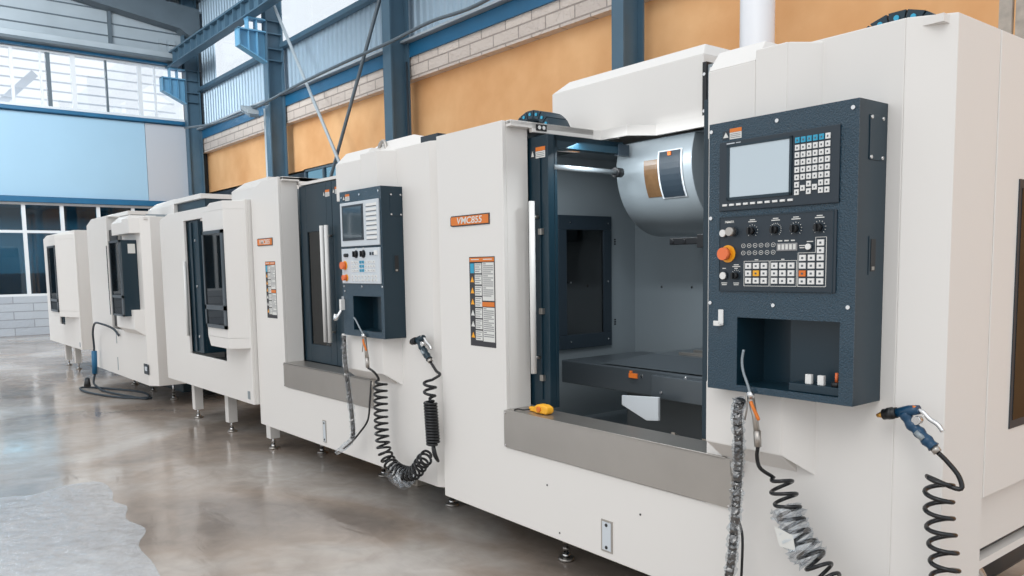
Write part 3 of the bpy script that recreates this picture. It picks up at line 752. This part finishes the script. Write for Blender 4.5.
# --- machine nearest the camera
A_LOC = (-3.8, 2.6, 0); A_RZ = math.radians(-1.5)
A = vmc(A_LOC, A_RZ, .262, 'nearest white machining centre, door open on its work chamber, dark control pendant', frame=True)
p = pendant_shell(A, 2.038, 2.592, 1.149, 2.086, -.167, .0, 2.163, 2.545, 1.172, 1.41)
dark_control(p, -.167)
D = door_leaf(A, .04, .755, .68)
m = MB(); m.box(.725, .757, .222, .24, .858, 2.262); m.box(.69, .70, .17, .178, .9, 2.15); m.build('door_post', 'slate', D, bevel=.002)
for z in (1.0, 1.35, 1.76): MB().box(.692, .718, .16, .178, z, z+.03).build('latch_clip', 'steel', D)
m = MB(); m.prism([(.3, .222), (.757, .222), (.757, .7), (.6, .7)], 'z', 2.235, 2.262); m.box(.70, .757, .222, .72, 2.2, 2.262); m.build('door_roof', 'slate', D)
MB().box(.73, .765, .68, .76, 2.19, 2.25).build('roof_roller', 'bezel', D)
MB().cyl((.75, .22, 2.10), (.75, .70, 2.10), .014, m='inner').cyl((.75, .66, 2.10), (.75, .71, 2.10), .026, m='black').build('guide_rail', None, D)
warn_sticker(D, .615, 2.15, .12, .178)
D = door_leaf(A, 1.735, 2.18, 2.1)
plaque(A, .130, .494, 1.822, 1.880); decal(A, .300, .530, 1.172, 1.653); slot(A, 1.315, 1.378, .30, .44)
for x, z in ((1.02, .30), (.93, .52), (1.55, .52), (2.42, .48)): MB().cyl((x, -.002, z), (x, 0, z), .005, n=8).build('screw_hole', 'black', A)
m = MB(); m.box(.65, .654, .19, .26, 2.295, 2.327, 'black')
for y in (.21, .24): m.cyl((.654, y, 2.311), (.657, y, 2.311), .01, n=10, m='key')
m.build('latch_plate', None, A)
# tall cover over the machine head, with bevelled top
m = MB()
bx0, bx1, y0, y1 = .08, 1.235, .8, 1.95
m.hexa([(bx0, y0, 2.33), (bx1, y0, 2.33), (bx1, y1, 2.33), (bx0, y1, 2.33), (bx0, y0, 2.645), (bx1, y0, 2.645), (bx1, y1, 2.645), (bx0, y1, 2.645)])
m.hexa([(bx0, y0, 2.645), (bx1, y0, 2.645), (bx1, y1, 2.645), (bx0, y1, 2.645), (bx0+.06, y0+.09, 2.72), (bx1-.06, y0+.09, 2.72), (bx1-.06, y1-.08, 2.72), (bx0+.06, y1-.08, 2.72)])
cv = m.build('head_cover', 'white', A, bevel=.004)
m = MB(); m.box(1.238, 1.262, .79, .85, 2.33, 2.6, 'black'); m.box(1.264, 1.33, .8, .85, 2.33, 2.585, 'inner'); m.box(1.264, 1.6, .85, 1.9, 2.3, 2.56, 'inner')
m.build('head_gaiter', None, A)
screws(A, [(1.25, 2.36), (1.25, 2.54)], .79, .008)
cable_chain(A, .23, .5, 2.33, .165, .14); 
cable_chain(A, 2.30, .62, 2.36, .19, .30)
foot(A, .717, .311, .27); foot(A, 1.9, .311, .27); foot(A, .25, 1.7, .27); foot(A, 2.5, 1.7, .27)

# --- second machine
B = vmc((-6.717, 2.65, 0), 0, .272, 'second white machining centre from the camera, dark door closed, light grey control panels', x2=1.9, xl=.05, W_=2.89, door='closed', col=(1.79, 2.335), top_cut=.3)
p = pendant_shell(B, 1.935, 2.46, 1.165, 2.097, -.15, .0, 2.07, 2.425, 1.205, 1.425)
light_control(p, 1.935, 2.46, -.15, 1.165, 2.097)
h = MB(); h.box(1.93, 1.955, -.18, -.153, 1.33, 1.40, 'key'); h.tube(catmull([(1.942, -.17, 1.33), (1.93, -.2, 1.28), (1.90, -.2, 1.27), (1.89, -.19, 1.30)], 6), .012, m='chrome'); h.box(1.925, 1.96, -.16, -.15, 1.40, 1.42, 'chrome')
h.build('panel_latch', None, p)
D = door_leaf(B, .612, 1.17, 1.085, win=True); warn_sticker(D, 1.03, 2.15, .11, .178)
D = door_leaf(B, 1.176, 1.79, 1.16); warn_sticker(D, 1.19, 2.16, .11, .178)
plaque(B, .16, .47, 1.80, 1.862); decal(B, .30, .50, 1.205, 1.67); slot(B, 1.255, 1.30, .31, .47)
foot(B, .37, .41, .28); foot(B, 1.42, .41, .28); foot(B, 2.4, .36, .28); foot(B, .3, 1.7, .28)
m = MB(); m.box(1.75, 1.9, .55, .75, .03, .27); m.build('machine_lug', 'inner', B)
m = MB(); m.hexa([(1.85, .04, 2.335), (2.86, .04, 2.335), (2.86, .8, 2.335), (1.85, .8, 2.335), (2.05, .12, 2.43), (2.42, .12, 2.43), (2.38, .5, 2.42), (2.05, .5, 2.42)])
m.build('head_cover', 'white', B, bevel=.004)
MB().tube(catmull([(2.05, .08, 2.36), (2.08, .08, 2.41), (2.13, .08, 2.42), (2.16, .08, 2.36)], 6), .012).build('lifting_eye', 'steel', B)
MB().box(2.62, 2.8, .04, .1, 2.30, 2.38).build('roof_vent', 'bezel', B)
tag(MB().box(-4.98, -4.86, 3.08, 3.22, .001, .16).box(-4.96, -4.88, 3.06, 3.08, .02, .14).build('wooden_block', 'beigewood', bevel=.006), 'small wooden block standing under the second machine\'s right front corner', 'block')

# --- third machine: stands high on square legs
def vmc_high(loc, zb, label, W_=2.43, op=(.8, 1.83), box=(1.81, 2.32), legs=(.28, 1.28, 2.3), T=2.2, wz=(1.10, 1.95), cov=(1.0, None)):
    R = empty('machining_centre', loc, label=label, cat='machine')
    MB().prism([(0, zb), (W_, zb), (W_, T), (op[1], T), (op[1], .77), (op[0], .77), (op[0], 2.1), (op[1], 2.1), (op[1], T), (.3, T), (0, T-.05)], 'y', 0, .025).build('front_panel', 'white', R, bevel=.004)
    MB().box(0, .025, .025, 1.9, zb, T-.05).build('left_side_panel', 'white', R); MB().box(W_-.025, W_, .025, 1.9, zb, T).build('right_side_panel', 'white', R, bevel=.003)
    MB().box(0, W_, 1.9, 1.92, zb, T).build('back_panel', 'white', R)
    MB().box(.025, W_-.025, .5, 1.9, T-.03, T-.005).build('roof_panel', 'white', R)
    MB().box(.03, W_-.03, .62, .64, .6, 2.15).box(.03, W_-.03, .03, .62, .6, .62).build('enclosure_lining', 'innerdark', R)
    head_cover(R, 0, cov[0], T, 2.57, cov[1])
    # door leaf seen edge on
    d = MB().box(op[0]-.1, op[0]+.3, .04, .07, .785, 2.12).box(op[0]+.1, op[0]+.14, .025, .04, .8, 2.08).box(op[0]+.27, op[0]+.3, .07, .3, .785, 2.09).build('sliding_door', 'slate', R, bevel=.003)
    MB().cyl((op[0]+.0, -.01, .95), (op[0]+.0, -.01, 1.7), .014).build('door_handle', 'key', d)
    for z in (.95, 1.45, 1.9): MB().cyl((op[0]+.2, .034, z), (op[0]+.2, .04, z), .014, n=10).build('screw', 'chrome', d)
    # protruding control box, bottom edge bevelled
    b0, b1 = box; e = W_-.01; m = MB()
    pl = [(b0, -.15), (b1, -.15), (e, -.0), (e, .1), (b0, .1)]
    m.prism(pl, 'z', 1.02, 2.12)
    A_ = [m.bm.verts.new((x, y, 1.02)) for x, y in pl]; B_ = [m.bm.verts.new((x+(.06 if x == b0 else 0), max(y, -.15), .93)) for x, y in pl]
    m.bm.faces.new(B_[::-1])
    for k in range(5): m.bm.faces.new((A_[k], A_[(k+1) % 5], B_[(k+1) % 5], B_[k]))
    A_ = [m.bm.verts.new((x, y, 2.12)) for x, y in pl]; B_ = [m.bm.verts.new((x+(.2 if x == b0 else 0), y, 2.19)) for x, y in pl]
    m.bm.faces.new(B_)
    for k in range(5): m.bm.faces.new((A_[k], A_[(k+1) % 5], B_[(k+1) % 5], B_[k]))
    cbx = m.build('control_box', 'white', R, bevel=.004)
    a, b_, c, d_ = b0+.0, b0+.52, wz[0], wz[1]
    a, b_ = b0, b1
    f = MB(); f.box(a, b_, -.165, -.15, c, c+.03); f.box(a, b_, -.165, -.15, d_-.03, d_); f.box(a, a+.03, -.165, -.15, c, d_); f.box(b_-.05, b_, -.165, -.15, c, d_); f.box(a, b_, -.165, -.15, c+.16, c+.20)
    f.build('cabinet_frame', 'innerdark', cbx)
    MB().box(a+.03, b_-.05, -.157, -.15, c+.2, d_-.03).build('cabinet_window', 'doorglass', cbx); MB().box(a+.03, b_-.05, -.157, -.15, c+.03, c+.16).build('cabinet_window', 'doorglass', cbx)
    MB().box(a+.03, b_-.05, -.151, -.15, c+.03, d_-.03).build('window_backing', 'slate', cbx)
    MB().box(W_-.12, W_-.07, -.004, 0, zb+.04, zb+.11).build('latch_plate', 'inner', R)
    for x in legs:
        l = MB(); l.box(x-.045, x+.045, .17, .26, .10, zb+.02); l.box(x-.075, x-.045, .18, .24, .2, .26)
        g = l.build('leg', 'white', R, bevel=.003); foot(g, x, .215, .11)
    for x in (.4, W_-.4):
        l = MB(); l.box(x-.045, x+.045, 1.5, 1.59, .10, zb+.02); g = l.build('leg', 'white', R); foot(g, x, 1.545, .11)
    MB().box(.1, W_-.1, .5, 1.8, .3, zb+.1).build('base_casting', 'inner', R)
    return R
vmc_high((-9.11, 2.6, 0), .44, 'third white machining centre from the camera, on square white legs, narrow two-pane dark window')

# --- fourth machine
Dm = vmc((-12.55, 2.6, 0), 0, .268, 'fourth white machining centre from the camera, plain dark pendant, cable over its front', x2=1.85, W_=2.8, door='closed', col=(1.8, 2.6), top_cut=.3, x1=1.12, Tr=2.235, sill=False)
m = MB(); m.box(1.99, 2.5, -.17, -.0, 1.085, 1.975); p = m.build('control_pendant', 'slate', Dm, bevel=.004)
f = MB(); f.box(1.99, 2.5, -.185, -.17, 1.085, 1.105); f.box(1.99, 2.5, -.185, -.17, 1.3, 1.33); f.box(1.99, 2.5, -.185, -.17, 1.95, 1.975); f.box(1.99, 2.01, -.185, -.17, 1.085, 1.975); f.box(2.44, 2.5, -.185, -.17, 1.085, 1.975)
f.build('pendant_frame', 'innerdark', p); MB().box(2.01, 2.44, -.176, -.17, 1.33, 1.95).build('pendant_window', 'doorglass', p); MB().box(2.01, 2.44, -.176, -.17, 1.105, 1.3).build('pendant_window', 'doorglass', p)
MB().box(2.5, 2.503, -.1, .0-.02, 1.82, 1.93).build('paper_label', 'paper', p)
door_leaf(Dm, 1.12, 1.84, 1.17)
MB().box(1.105, 1.5, .028, .04, .90, 2.15).build('dark_door_gap', 'black', Dm); MB().box(1.085, 1.10, -.012, 0, 1.05, 1.95).build('door_handle', 'chrome', Dm)  # black strip stands in for the dark gap beside the door
head_cover(Dm, .1, 1.32, 2.3, 2.57, 2.4)
m = MB(); m.box(2.52, 2.70, -.006, 0, .40, .52, 'bezel'); m.box(2.57, 2.66, -.01, -.004, .44, .49, 'panelgrey'); m.build('small_meter', None, Dm)
for z0, z1 in ((.45, .62), (.80, .95)): MB().box(1.28, 1.31, -.003, 0, z0-.12, z1-.12).build('fixing_slot', 'inner', Dm)
foot(Dm, .4, .41, .27); foot(Dm, 2.2, .41, .27); foot(Dm, 1.3, .41, .27)

# --- fifth machine, farthest
vmc_high((-15.88, 2.6, 0), .44, 'farthest white machining centre, in front of the windowed end wall, on square legs', W_=2.5, op=(.98, 1.4), box=(1.25, 1.85), legs=(.3, 1.05), T=2.24, wz=(1.0, 2.03), cov=(1.3, 2.35))

# ---------------------------------------------------------------- hoses, guns and small things (built in each machine's own frame)
def put(o, loc, rz): o.location = loc; o.rotation_euler = (0, 0, rz); return o
def spray_gun(parent, tip, s=1.0, body='bluegun', nz='black'):
    """gun pointing to -x, handle sloping down to the right, lever behind; origin at the nozzle tip"""
    T = lambda x, z, y=0: (tip[0]+x*s, tip[1]+y*s, tip[2]+z*s)
    MB().cyl(T(0, 0), T(.022, .007), .006*s, .012*s, m='brass').build('nozzle_tip', None, parent)
    MB().cyl(T(.02, .006), T(.062, .018), .017*s, m=nz).cyl(T(.035, .0105), T(.05, .015), .019*s, m=nz).build('nozzle_collar', None, parent)
    m = MB(); m.tube([T(.06, .017), T(.10, .029), T(.13, .036)], [.014*s, .017*s, .014*s], 12, body); m.build('barrel', None, parent)
    m = MB(); m.tube(catmull([T(.085, .022), T(.105, -.01), T(.128, -.03), T(.152, -.052), T(.176, -.072)], 5), [(.017+.002*math.sin(i*1.3))*s for i in range(21)], 12, body); m.build('handle', None, parent)
    MB().tube([T(.128, -.03, -.013), T(.15, -.05, -.013)], .009*s, 10).build('grip_inlay', 'inner', parent)
    MB().tube(catmull([T(.118, .035), T(.14, .03), T(.16, .012), T(.185, -.002), T(.2, -.02)], 6), .007*s, 8).cyl(T(.125, .003, -.012), T(.125, .003, .012), .013*s).build('lever', 'chrome', parent)
    MB().cyl(T(.118, .034, -.006), T(.118, .047, -.006), .006*s).build('adjuster', 'orange' if body == 'bluegun' else 'steel', parent)
    MB().cyl(T(.174, -.071), T(.188, -.086), .013*s).build('hose_connector', 'steel', parent)
    return T(.188, -.086)
def blow_gun(parent, top, s=1.0, up=(), down=(0, 0, 0), dark=False):
    """thin bent tube pointing up, metal body hanging down, orange trigger"""
    x, y, z = top
    MB().tube(catmull(up, 6), .0048*s, 8).build('blow_tube', 'inner', parent)
    m = MB(); m.cyl((x, y, z+.012), (x+.004*s, y, z-.01*s), .013*s, m='chrome').tube([(x+.004*s, y, z-.01*s), (x+.02*s, y, z-.07*s), (x+.03*s, y, z-.125*s)], [.012*s, .0095*s, .011*s], 12, 'steel')
    m.tube([(x-.016*s, y, z), (x-.012*s, y, z-.05*s), (x-.02*s, y, z-.09*s)], [.004*s, .003*s, .003*s], 8, 'steel')
    m.build('gun_body', None, parent)
    MB().tube(catmull([(x+.012*s, y-.012, z-.02*s), (x+.024*s, y-.018, z-.035*s), (x+.034*s, y-.016, z-.055*s), (x+.045*s, y-.012, z-.08*s)], 4), [.006*s]*12+[.0045*s]).build('trigger', 'orange', parent)
    MB().cyl((x+.03*s, y, z-.12*s), (x+.034*s, y, z-.175*s), .013*s, .012*s, n=6).build('hose_connector', 'steel', parent)
    return (x+.034*s, y, z-.175*s)
def wrap_mesh(path, r, seed=1, n=10):
    random.seed(seed); m = MB(); pts = catmull(path, 16); rr = [r*(.75+.5*random.random()) for _ in pts]
    m.tube(pts, rr, n)
    for v in m.bm.verts: v.co += Vector((random.uniform(-1, 1), random.uniform(-1, 1), random.uniform(-1, 1)))*r*.2
    for f in m.bm.faces: f.smooth = False
    return m

# near machine: blow gun on black coil hose
r = empty('air_blow_gun', A_LOC, A_RZ, label='air blow gun with orange trigger hooked under the nearest pendant, black coiled hose', cat='air gun')
e = blow_gun(r, (2.232, -.187, 1.145), 1.0, up=[(2.232, -.187, 1.15), (2.222, -.187, 1.18), (2.203, -.187, 1.225), (2.198, -.187, 1.265), (2.204, -.187, 1.30)])
m = MB(); ax = [(2.30, -.12, .865), (2.325, -.115, .80), (2.35, -.115, .73), (2.385, -.115, .665), (2.44, -.11, .60), (2.50, -.11, .54), (2.60, -.10, .48), (2.7, -.1, .45), (2.78, -.1, .5)]
hx = helix(ax, .042, .044, phase=PI*.8, flat=.9)
m.tube(catmull([e, (2.255, -.175, .93), (2.262, -.165, .89)]+[hx[2]], 6)+hx[3:], .0068, 8); m.build('coil_hose', 'blackgloss', r)
wrap_mesh([(2.33, -.12, .76), (2.36, -.12, .70), (2.40, -.12, .64), (2.44, -.12, .60)], .05, 4).build('plastic_wrap', 'wrap', r)
MB().hexa([(2.33, -.178, .705), (2.40, -.178, .69), (2.41, -.176, .64), (2.35, -.176, .64), (2.33, -.18, .705), (2.40, -.18, .69), (2.41, -.178, .64), (2.35, -.178, .64)]).build('paper_tag', 'paper', r)
# near machine: blue spray gun
r = empty('spray_gun', A_LOC, A_RZ, label='blue water spray gun with brass tip on the nearest machine\'s right cabinet, coiled black hose', cat='spray gun')
e = spray_gun(r, (2.618, -.065, 1.112))
hx = helix([(2.81, -.055, .98), (2.808, -.055, .92), (2.812, -.055, .83), (2.825, -.055, .74), (2.835, -.055, .64), (2.83, -.055, .54), (2.80, -.055, .46)], .038, .052, phase=PI*.15, flat=.95)
m = MB(); m.tube(catmull([e, (2.83, -.055, 1.0), (2.862, -.05, .96), (2.865, -.055, .925)]+[hx[10]], 6)+hx[11:], .0072, 8); m.build('coil_hose', 'blackgloss', r)
# near machine: sheathed hose in torn clear plastic
r = empty('wrapped_hose', A_LOC, A_RZ, label='corrugated hose in torn clear plastic hanging beside the nearest machine\'s sill', cat='hose')
pth = [(2.205, -.20, 1.13), (2.190, -.2, 1.08), (2.182, -.18, .98), (2.165, -.16, .84), (2.15, -.15, .70), (2.135, -.15, .52), (2.11, -.14, .36), (2.13, -.05, .22)]
pc = catmull(pth, 26); m = MB(); m.tube(pc, [.0165 if i % 2 else .0135 for i in range(len(pc))], 12); m.build('corrugated_hose', 'black', r)
random.seed(3)
wrap_mesh(pth[:-1], .021, 9, 14).build('plastic_wrap', 'wrap', r)
fl = MB()
for i in range(260):
    q = pc[random.randrange(10, len(pc)-12)]; a = random.uniform(0, 2*PI); c_ = q+Vector((math.cos(a), math.sin(a), 0))*.0175
    d1 = Vector((random.uniform(-1, 1), random.uniform(-1, 1), random.uniform(-1, 1)))*.005; d2 = Vector((random.uniform(-1, 1), random.uniform(-1, 1), random.uniform(-1, 1)))*.005
    fl.quad([c_, c_+d1, c_+d1+d2, c_+d2])
fl.build('wrap_flakes', 'paper', r)
# near machine: short cord with plug at the sill end
r = empty('sill_cord', A_LOC, A_RZ, label='short black cord with a clear connector at the right end of the nearest sill', cat='cord')
MB().tube([(2.058, -.035, .855), (2.06, -.035, .80)], [.017, .014], 8).build('connector', 'steel', r)
MB().tube(catmull([(2.06, -.035, .80), (2.064, -.035, .76), (2.085, -.05, .71), (2.12, -.09, .66), (2.16, -.12, .60), (2.155, -.12, .40)], 8), .005).build('cord', 'black', r)
# wrinkled clear film on the wet floor
fm = mat('wrinkled_film', srgb(232, 236, 240), .1, bump=1, bscale=7, bdist=.03)
nt = fm.node_tree; pb = nt.nodes['Principled BSDF']; pb.inputs['Alpha'].default_value = .3
M['film'] = fm
m = MB(); edge = [(-6.62, .55), (-6.66, .72), (-6.58, .9), (-6.70, 1.1), (-6.66, 1.34), (-6.3, 1.36), (-6.0, 1.3), (-5.8, 1.34), (-5.5, 1.26), (-5.2, 1.3), (-4.9, 1.18), (-4.5, 1.16), (-4.1, 1.05), (-3.9, .6), (-4.2, 0), (-5.0, -.5), (-6.2, -.3)]
random.seed(5); ring = catmull([(x, y, .006+random.uniform(0, .006)) for x, y in edge], 4)
m.prism([(q.x, q.y) for q in ring], 'z', .001, .005); tag(m.build('plastic_film', 'film'), 'wrinkled translucent film lying wet on the open floor, lower left', 'film')
# yellow tape measure on the sill
r = empty('tape_measure', (-3.8+.83, 2.6+.03, .859), A_RZ, label='small yellow tape measure with black strap lying on the near sill', cat='tape measure')
m = MB(); m.prism([(-.04, 0), (.05, 0), (.062, .012), (.058, .035), (.03, .045), (-.02, .045), (-.045, .03)], 'y', -.015, .035); m.build('case', 'keyyellow', r, bevel=.008)
MB().box(-.10, -.04, .0, .022, .0, .022).build('tape_hook', 'keyyellow', r, bevel=.004)
MB().cyl((.0, -.022, .022), (.0, -.015, .022), .014).build('centre_disc', 'orange', r)
MB().tube(catmull([(-.09, .0, .008), (-.12, -.02, .004), (-.15, -.03, .006), (-.17, -.04, -.001)], 5), .004).build('strap', 'black', r)

# second machine: blow gun with loose coil, spray gun with tight coil
BL = (-6.717, 2.65, 0)
r = empty('air_blow_gun', BL, 0, label='metal air blow gun with orange trigger hooked under the second machine\'s pendant, long coil hose', cat='air gun')
e = blow_gun(r, (2.225, -.17, 1.175), 1.15, up=[(2.225, -.17, 1.18), (2.18, -.17, 1.22), (2.13, -.17, 1.27), (2.105, -.17, 1.285)])
ax = [(2.33, -.12, .90), (2.325, -.12, .76), (2.325, -.12, .58), (2.35, -.12, .45), (2.43, -.12, .37), (2.56, -.12, .345), (2.70, -.12, .37), (2.80, -.12, .46), (2.86, -.12, .5)]
hx = helix(ax, .040, .042, phase=PI*.8)
MB().tube(catmull([e, (2.30, -.15, .95), (2.31, -.13, .92)]+[hx[2]], 6)+hx[3:], .0078, 8).build('coil_hose', 'blackgloss', r)
wrap_mesh([(2.45, -.12, .34), (2.55, -.12, .30), (2.62, -.12, .33)], .05, 5).build('plastic_wrap', 'wrap', r)
r = empty('spray_gun', BL, 0, label='dark blue spray gun on the second machine\'s right cabinet above a tightly coiled black hose', cat='spray gun')
e = spray_gun(r, (2.60, -.06, 1.145), 1.15, body='slate')
hx = helix([(2.885, -.115, .965), (2.885, -.115, .84)], .034, .05); h2 = helix([(2.885, -.115, .83), (2.905, -.115, .57)], .034, .017)
MB().tube(catmull([e, (2.87, -.06, 1.0), (2.91, -.06, .98)]+[hx[4]], 6)+hx[5:]+h2+catmull([h2[-1], (2.92, -.11, .52), (2.90, -.08, .47), (2.84, -.07, .50), (2.80, -.05, .56), (2.78, -.03, .62)], 8)[1:], .0085, 8).build('coil_hose', 'blackgloss', r)
MB().cyl((2.775, -.03, .615), (2.775, -.03, .65), .017, m='black').cyl((2.775, -.03, .65), (2.775, -.03, .70), .011, m='brass').build('brass_valve', None, r)
r = empty('wrapped_hose', BL, 0, label='thin hose in clear plastic dangling over the second machine\'s sill to the floor edge', cat='hose')
pth = [(1.90, -.14, 1.155), (1.905, -.14, 1.0), (1.90, -.12, .8), (1.92, -.11, .6), (1.915, -.11, .46), (1.80, -.11, .38), (1.66, -.1, .31)]
pc = catmull(pth, 16); MB().tube(pc[:-30], .014, 10, 'black').build('hose', None, r); wrap_mesh(pth, .019, 6).build('plastic_wrap', 'wrap', r)
MB().tube(catmull([(2.09, -.05, .86), (2.10, -.07, .74), (2.08, -.08, .6), (1.98, -.09, .5), (1.88, -.1, .42), (1.78, -.11, .36)], 6), .0065).build('black_lead', 'black', r)
MB().cyl((2.085, -.03, .87), (2.09, -.05, .80), .016).build('connector', 'steel', r)
# fourth machine: cable over the front and plug on the floor
r = empty('power_cable', (-12.55, 2.6, 0), 0, label='dark blue cable looped over the fourth machine\'s front, its plug end on the floor', cat='cable')
MB().tube(catmull([(1.55, -.03, .80), (1.35, -.05, .88), (1.1, -.12, .93), (.7, -.12, .92), (.45, -.10, .78), (.37, -.08, .6), (.36, -.08, .5)], 8), .014).build('cable', 'bezel', r)
MB().tube([(.36, -.08, .52), (.36, -.09, .2)], .035, 10).build('handle_grip', 'bluebeam', r)
MB().tube(catmull([(.36, -.09, .2), (.4, -.12, .08), (.55, -.1, .03), (.9, -.1, .02), (1.5, 0, .02), (2.0, .15, .02), (1.4, .25, .02), (.7, 0, .02), (.3, -.25, .02), (.8, -.3, .02), (1.6, -.1, .02), (2.0, .2, .02)], 8), .014).build('floor_loop', 'bezel', r)
MB().tube([(.42, -.2, .15), (.5, -.22, .06)], [.03, .045], 10).build('plug', 'black', r)

# ---------------------------------------------------------------- light and camera
wd = bpy.data.worlds.new('overcast_daylight'); S.world = wd; wd.use_nodes = True
bg = wd.node_tree.nodes['Background']; bg.inputs[0].default_value = (.93, .965, 1, 1); bg.inputs[1].default_value = 1.0
def area(name, loc, rot, size, energy, col=(1, 1, 1)):
    l = bpy.data.lights.new(name, 'AREA'); l.shape = 'RECTANGLE'; l.size, l.size_y = size; l.energy = energy; l.color = col
    o = bpy.data.objects.new(name, l); C.objects.link(o); o.location = loc; o.rotation_euler = rot; return o
sun = bpy.data.lights.new('soft_sun', 'SUN'); sun.energy = .5; sun.angle = math.radians(30); sun.color = (1, .96, .92)
so = bpy.data.objects.new('soft_sun', sun); C.objects.link(so); so.rotation_euler = (math.radians(48), 0, math.radians(25))
area('end_wall_fill', (-15.5, 1.0, 8.6), (0, math.radians(55), 0), (3, 5), 700, (.9, .96, 1))  # added fill light, out of view, lifting the end wall
wl = area('chamber_fill', (.9, .35, 2.22), (math.radians(20), 0, 0), (.9, .08), 10, (.92, .97, 1)); wl.parent = A  # added fill to brighten the work chamber, not a visible fitting
area('annex_fill', (-25.6, 3.5, 3.3), (0, 0, 0), (1.5, 6), 170, (.8, .95, 1))  # added fill so the room behind the tinted panes reads brighter

cam = bpy.data.cameras.new('camera'); co = bpy.data.objects.new('camera', cam); C.objects.link(co)
yaw, pitch, roll, f = -0.88174, -0.094467, -0.015861, 796.43
fw = Vector((math.cos(pitch)*math.sin(yaw), math.cos(pitch)*math.cos(yaw), math.sin(pitch)))
rt_ = Vector((math.cos(yaw), -math.sin(yaw), 0)); u_ = rt_.cross(fw)
c_, s_ = math.cos(roll), math.sin(roll)
r2 = rt_*c_+u_*s_; u2 = -rt_*s_+u_*c_
co.matrix_world = Matrix(((r2.x, u2.x, -fw.x, 0), (r2.y, u2.y, -fw.y, 0), (r2.z, u2.z, -fw.z, 1.6), (0, 0, 0, 1)))
cam.sensor_width = 36; cam.lens = f/1024*36; cam.shift_y = 53.65/1024; cam.clip_start = .05; cam.clip_end = 200
S.camera = co
S.view_settings.view_transform = 'Standard'; S.view_settings.look = 'None'; S.view_settings.gamma = 1
S.view_settings.use_curve_mapping = False; S.view_settings.exposure = .2
